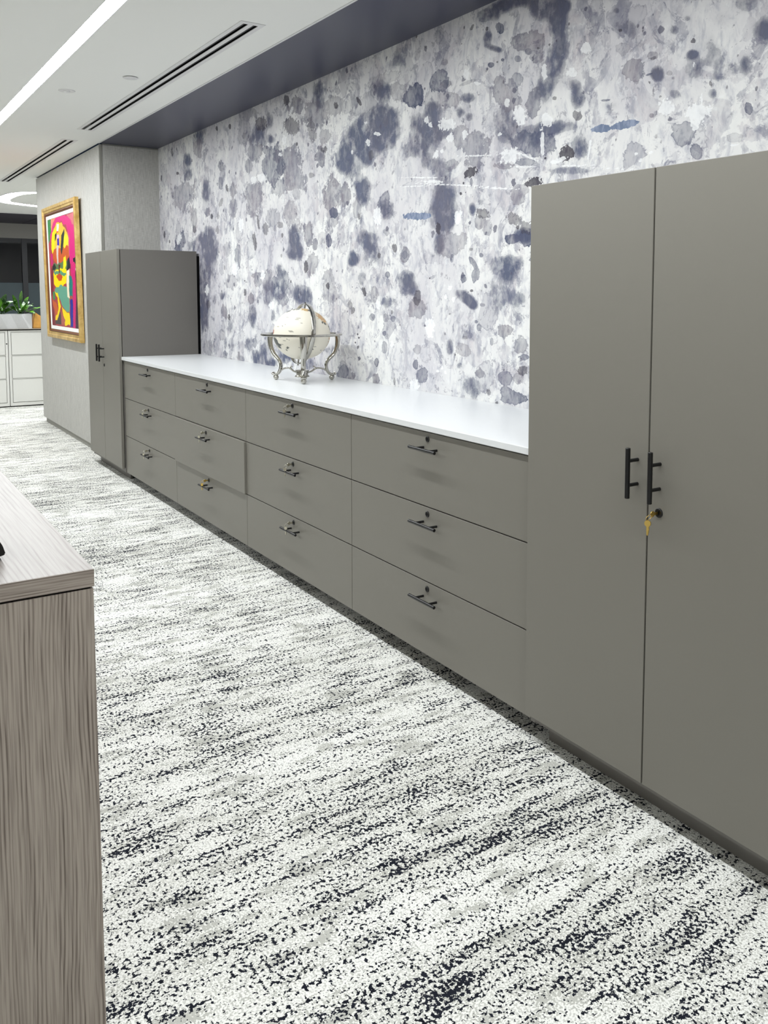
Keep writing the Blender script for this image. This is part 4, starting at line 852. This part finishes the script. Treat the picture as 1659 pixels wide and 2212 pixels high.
XP = -9.25
def planter(y0, y1, label):
    t = thing('trough_planter', label, 'planter', (XP-.1, (y0+y1)/2, .884))
    z0, z1 = .8845, 1.052; bm = new_bm()
    # front with slanted folded facets: alternate ridge/valley lines running top-left to bottom-right
    n = 8; st = (y1-y0)/n
    top = [y0+st*k for k in range(n+1)]; bot = [min(y1, y+.075) if 0 < k < n else y for k, y in enumerate(top)]
    dep = [0.014*(k % 2) for k in range(n+1)]
    T = [bm.verts.new((XP+dep[k], top[k], z1)) for k in range(n+1)]; B = [bm.verts.new((XP+dep[k]+.004, bot[k], z0)) for k in range(n+1)]
    for k in range(n):
        if (B[k].co-B[k+1].co).length < 1e-4: bm.faces.new((T[k], T[k+1], B[k+1]))
        else: bm.faces.new((T[k], B[k], B[k+1], T[k+1]))
    ti = [bm.verts.new((XP-.012, y0+.012, z1)), bm.verts.new((XP-.012, y1-.012, z1)), bm.verts.new((XP-.2, y1-.012, z1)), bm.verts.new((XP-.2, y0+.012, z1))]
    bb = [bm.verts.new((XP-.212, y0, z0)), bm.verts.new((XP-.212, y1, z0)), bm.verts.new((XP-.212, y1, z1)), bm.verts.new((XP-.212, y0, z1))]
    bm.faces.new((bb[0], bb[1], bb[2], bb[3])); bm.faces.new((T[0], bb[3], bb[0], B[0])); bm.faces.new((T[-1], B[-1], bb[1], bb[2]))
    bm.faces.new([ti[0]]+[T[0]]+T[1:]+[ti[1]]); bm.faces.new((T[0], ti[0], ti[3], bb[3])); bm.faces.new((ti[1], T[-1], bb[2], ti[2])); bm.faces.new((ti[3], ti[2], bb[2], bb[3]))
    lo = [bm.verts.new((v.co.x, v.co.y, z1-.03)) for v in ti]
    for k in range(4): bm.faces.new((ti[k], ti[(k+1) % 4], lo[(k+1) % 4], lo[k]))
    bm.faces.new(B+[bb[1], bb[0]])
    obj('trough', bm, 'planter', t)
    obj('soil', bx(XP-.199, XP-.013, y0+.013, y1-.013, z1-.045, z1-.012), 'soil', t)
    return t
planter(-.62, .272, 'pale grey faceted trough planter on the far file cabinets')
def mat_leaf():
    t = NT('leaf_green'); v = t.coord((1, 1, 1)); n = t.noise(v, 9, 3); n2 = t.noise(v, 55, 2)
    c = t.mix(t.step(n, .35, .65), lin((20, 56, 18)), lin((92, 150, 34)))
    c = t.mix(t.math('MULTIPLY', t.step(n2, .6, .72), .5), c, lin((206, 224, 190)))
    t.base(c, .3, 0, .6); return t.m
M['leaf'] = mat_leaf()
def leaf(bm, base, tip, wid, bend):
    base, tip = Vector(base), Vector(tip); d = tip-base; L = d.length; side = d.cross(Vector((0, 0, 1)))
    side = side.normalized() if side.length > 1e-4 else Vector((0, 1, 0)); upv = side.cross(d).normalized()
    side = (side+upv*random.uniform(-.6, .6)).normalized()
    n = 9; rows = []
    for i in range(n+1):
        t = i/n; p = base+d*t+Vector((0, 0, 1))*bend*math.sin(t*PI)
        w = wid*(math.sin(min(1, max(0, (t-.25)/.75))*PI)**.7)*(1-.25*t) if t > .25 else .0022
        w = max(w, .0018)
        rows.append((bm.verts.new(p-side*w+upv*w*.25), bm.verts.new(p), bm.verts.new(p+side*w+upv*w*.25)))
    for a, b in zip(rows, rows[1:]):
        bm.faces.new((a[0], b[0], b[1], a[1])); bm.faces.new((a[1], b[1], b[2], a[2]))
def plant(cy, tips, label, spread=14):
    bm = new_bm()
    for (x, y, z) in tips:
        leaf(bm, (XP-.1+random.uniform(-.03, .03), cy+(y-cy)*.25, 1.035), (x, y, z), random.uniform(.032, .046), random.uniform(.01, .04))
    for k in range(spread):
        a = random.uniform(0, 2*PI); r = random.uniform(.08, .2); z = random.uniform(1.07, 1.2)
        leaf(bm, (XP-.1+random.uniform(-.04, .04), cy+random.uniform(-.03, .03), 1.035), (XP-.1+r*math.cos(a)*.7, cy+r*math.sin(a), z), random.uniform(.028, .042), random.uniform(.02, .05))
    o = thing('leafy_plant', label, 'plant', (XP-.1, cy, 1.035), 'leafy green plants in the trough')
    f = obj('foliage', bm, 'leaf', o, True, fix=False)
    sb = new_bm()
    for k in range(5): rod(sb, (XP-.1+random.uniform(-.03, .03), cy+random.uniform(-.03, .03), 1.041), (XP-.1+random.uniform(-.04, .04), cy+random.uniform(-.04, .04), 1.10), .003, .002, n=8)
    obj('stems', sb, 'leaf', o, True)
plant(.17, [(-9.3, .183, 1.32), (-9.3, .085, 1.275), (-9.25, .295, 1.175), (-9.2, .385, 1.13), (-9.25, .34, 1.115), (-9.18, .30, 1.05), (-9.18, .14, 1.085), (-9.4, .27, 1.25), (-9.25, .235, 1.19)], 'leafy green plant with the tallest upright leaf, at the planter\'s right end by the column')
plant(-.04, [(-9.3, .02, 1.28), (-9.25, -.07, 1.25), (-9.2, .05, 1.16), (-9.18, .07, 1.11), (-9.18, -.08, 1.12), (-9.35, -.15, 1.26)], 'leafy green plant cut by the left edge of the picture in the far planter')
bm = new_bm()
for z, a in ((.884, 0), ):
    lo = [(-9.28, .285), (-9.28, .43), (-9.42, .43), (-9.42, .285)]; hi = [(-9.30, .310), (-9.31, .415), (-9.40, .405), (-9.40, .310)]; hz_ = [1.075, 1.00, 1.00, 1.06]
    A = [bm.verts.new((x, y, .8845)) for x, y in lo]; B = [bm.verts.new((x, y, z_)) for (x, y), z_ in zip(hi, hz_)]
    for k in range(4): bm.faces.new((A[k], A[(k+1) % 4], B[(k+1) % 4], B[k]))
    bm.faces.new(A[::-1]); bm.faces.new(B)
    bmesh.ops.bevel(bm, geom=list(bm.edges), offset=.006, segments=2, affect='EDGES')
M['gold'] = simple('golden_ceramic', (206, 152, 74), .4, .2, gscale=25, var=.3)
tag(obj('golden_vessel', bm, 'gold', None, True), 'golden slant-topped ornament beside the planter, half hidden by the column', 'ornament')

# ------------------------------------------------------------------ desk and device
DX, DY, DZ = .370, -1.281, .835
t = thing('wood_desk', 'pale ash-grain desk corner at the lower left of the picture', 'desk', (DX-.9, DY-.4, 0))
obj('desktop', bx(DX-1.9, DX-.0012, DY-.8, DY, DZ-.030, DZ, bev=.0008), 'wood_top', t)
obj('edge_band', bx(DX-.0011, DX, DY-.8, DY, DZ-.0298, DZ-.0003), 'wood_edge', t)
obj('end_panel', bx(DX-.030, DX-.0012, DY-.8, DY-.0012, 0, DZ-.0335, bev=.0008), 'wood_panel', t)
obj('side_panel', bx(DX-1.9, DX-.031, DY-.028, DY-.0014, 0, DZ-.0335), 'wood_panel', t)
obj('reveal', bx(DX-1.88, DX-.006, DY-.79, DY-.006, DZ-.0333, DZ-.0302), 'void', t)
# black device: rounded end
t = thing('desk_device', 'black rounded plastic device on the desk, cut by the left edge', 'device', (.17, -1.46, DZ))
bm = new_bm()
prof = [(-1.52, .008), (-1.4000, .008), (-1.3945, .011), (-1.3985, .026), (-1.4035, .035), (-1.4110, .041), (-1.422, .043), (-1.52, .045)]
A = [bm.verts.new((.236, y, DZ+z)) for y, z in prof]; B = [bm.verts.new((.13, y, DZ+z)) for y, z in prof]
bm.faces.new(A); bm.faces.new(B[::-1])
for k in range(len(prof)): bm.faces.new((A[k], B[k], B[(k+1) % len(prof)], A[(k+1) % len(prof)]))
bmesh.ops.bevel(bm, geom=list(bm.edges), offset=.0015, segments=2, affect='EDGES')
obj('shell', bm, 'plastic', t, True)
obj('foot', bx(.14, .2345, -1.51, -1.4035, DZ, DZ+.0085, bev=.001), 'plastic', t)
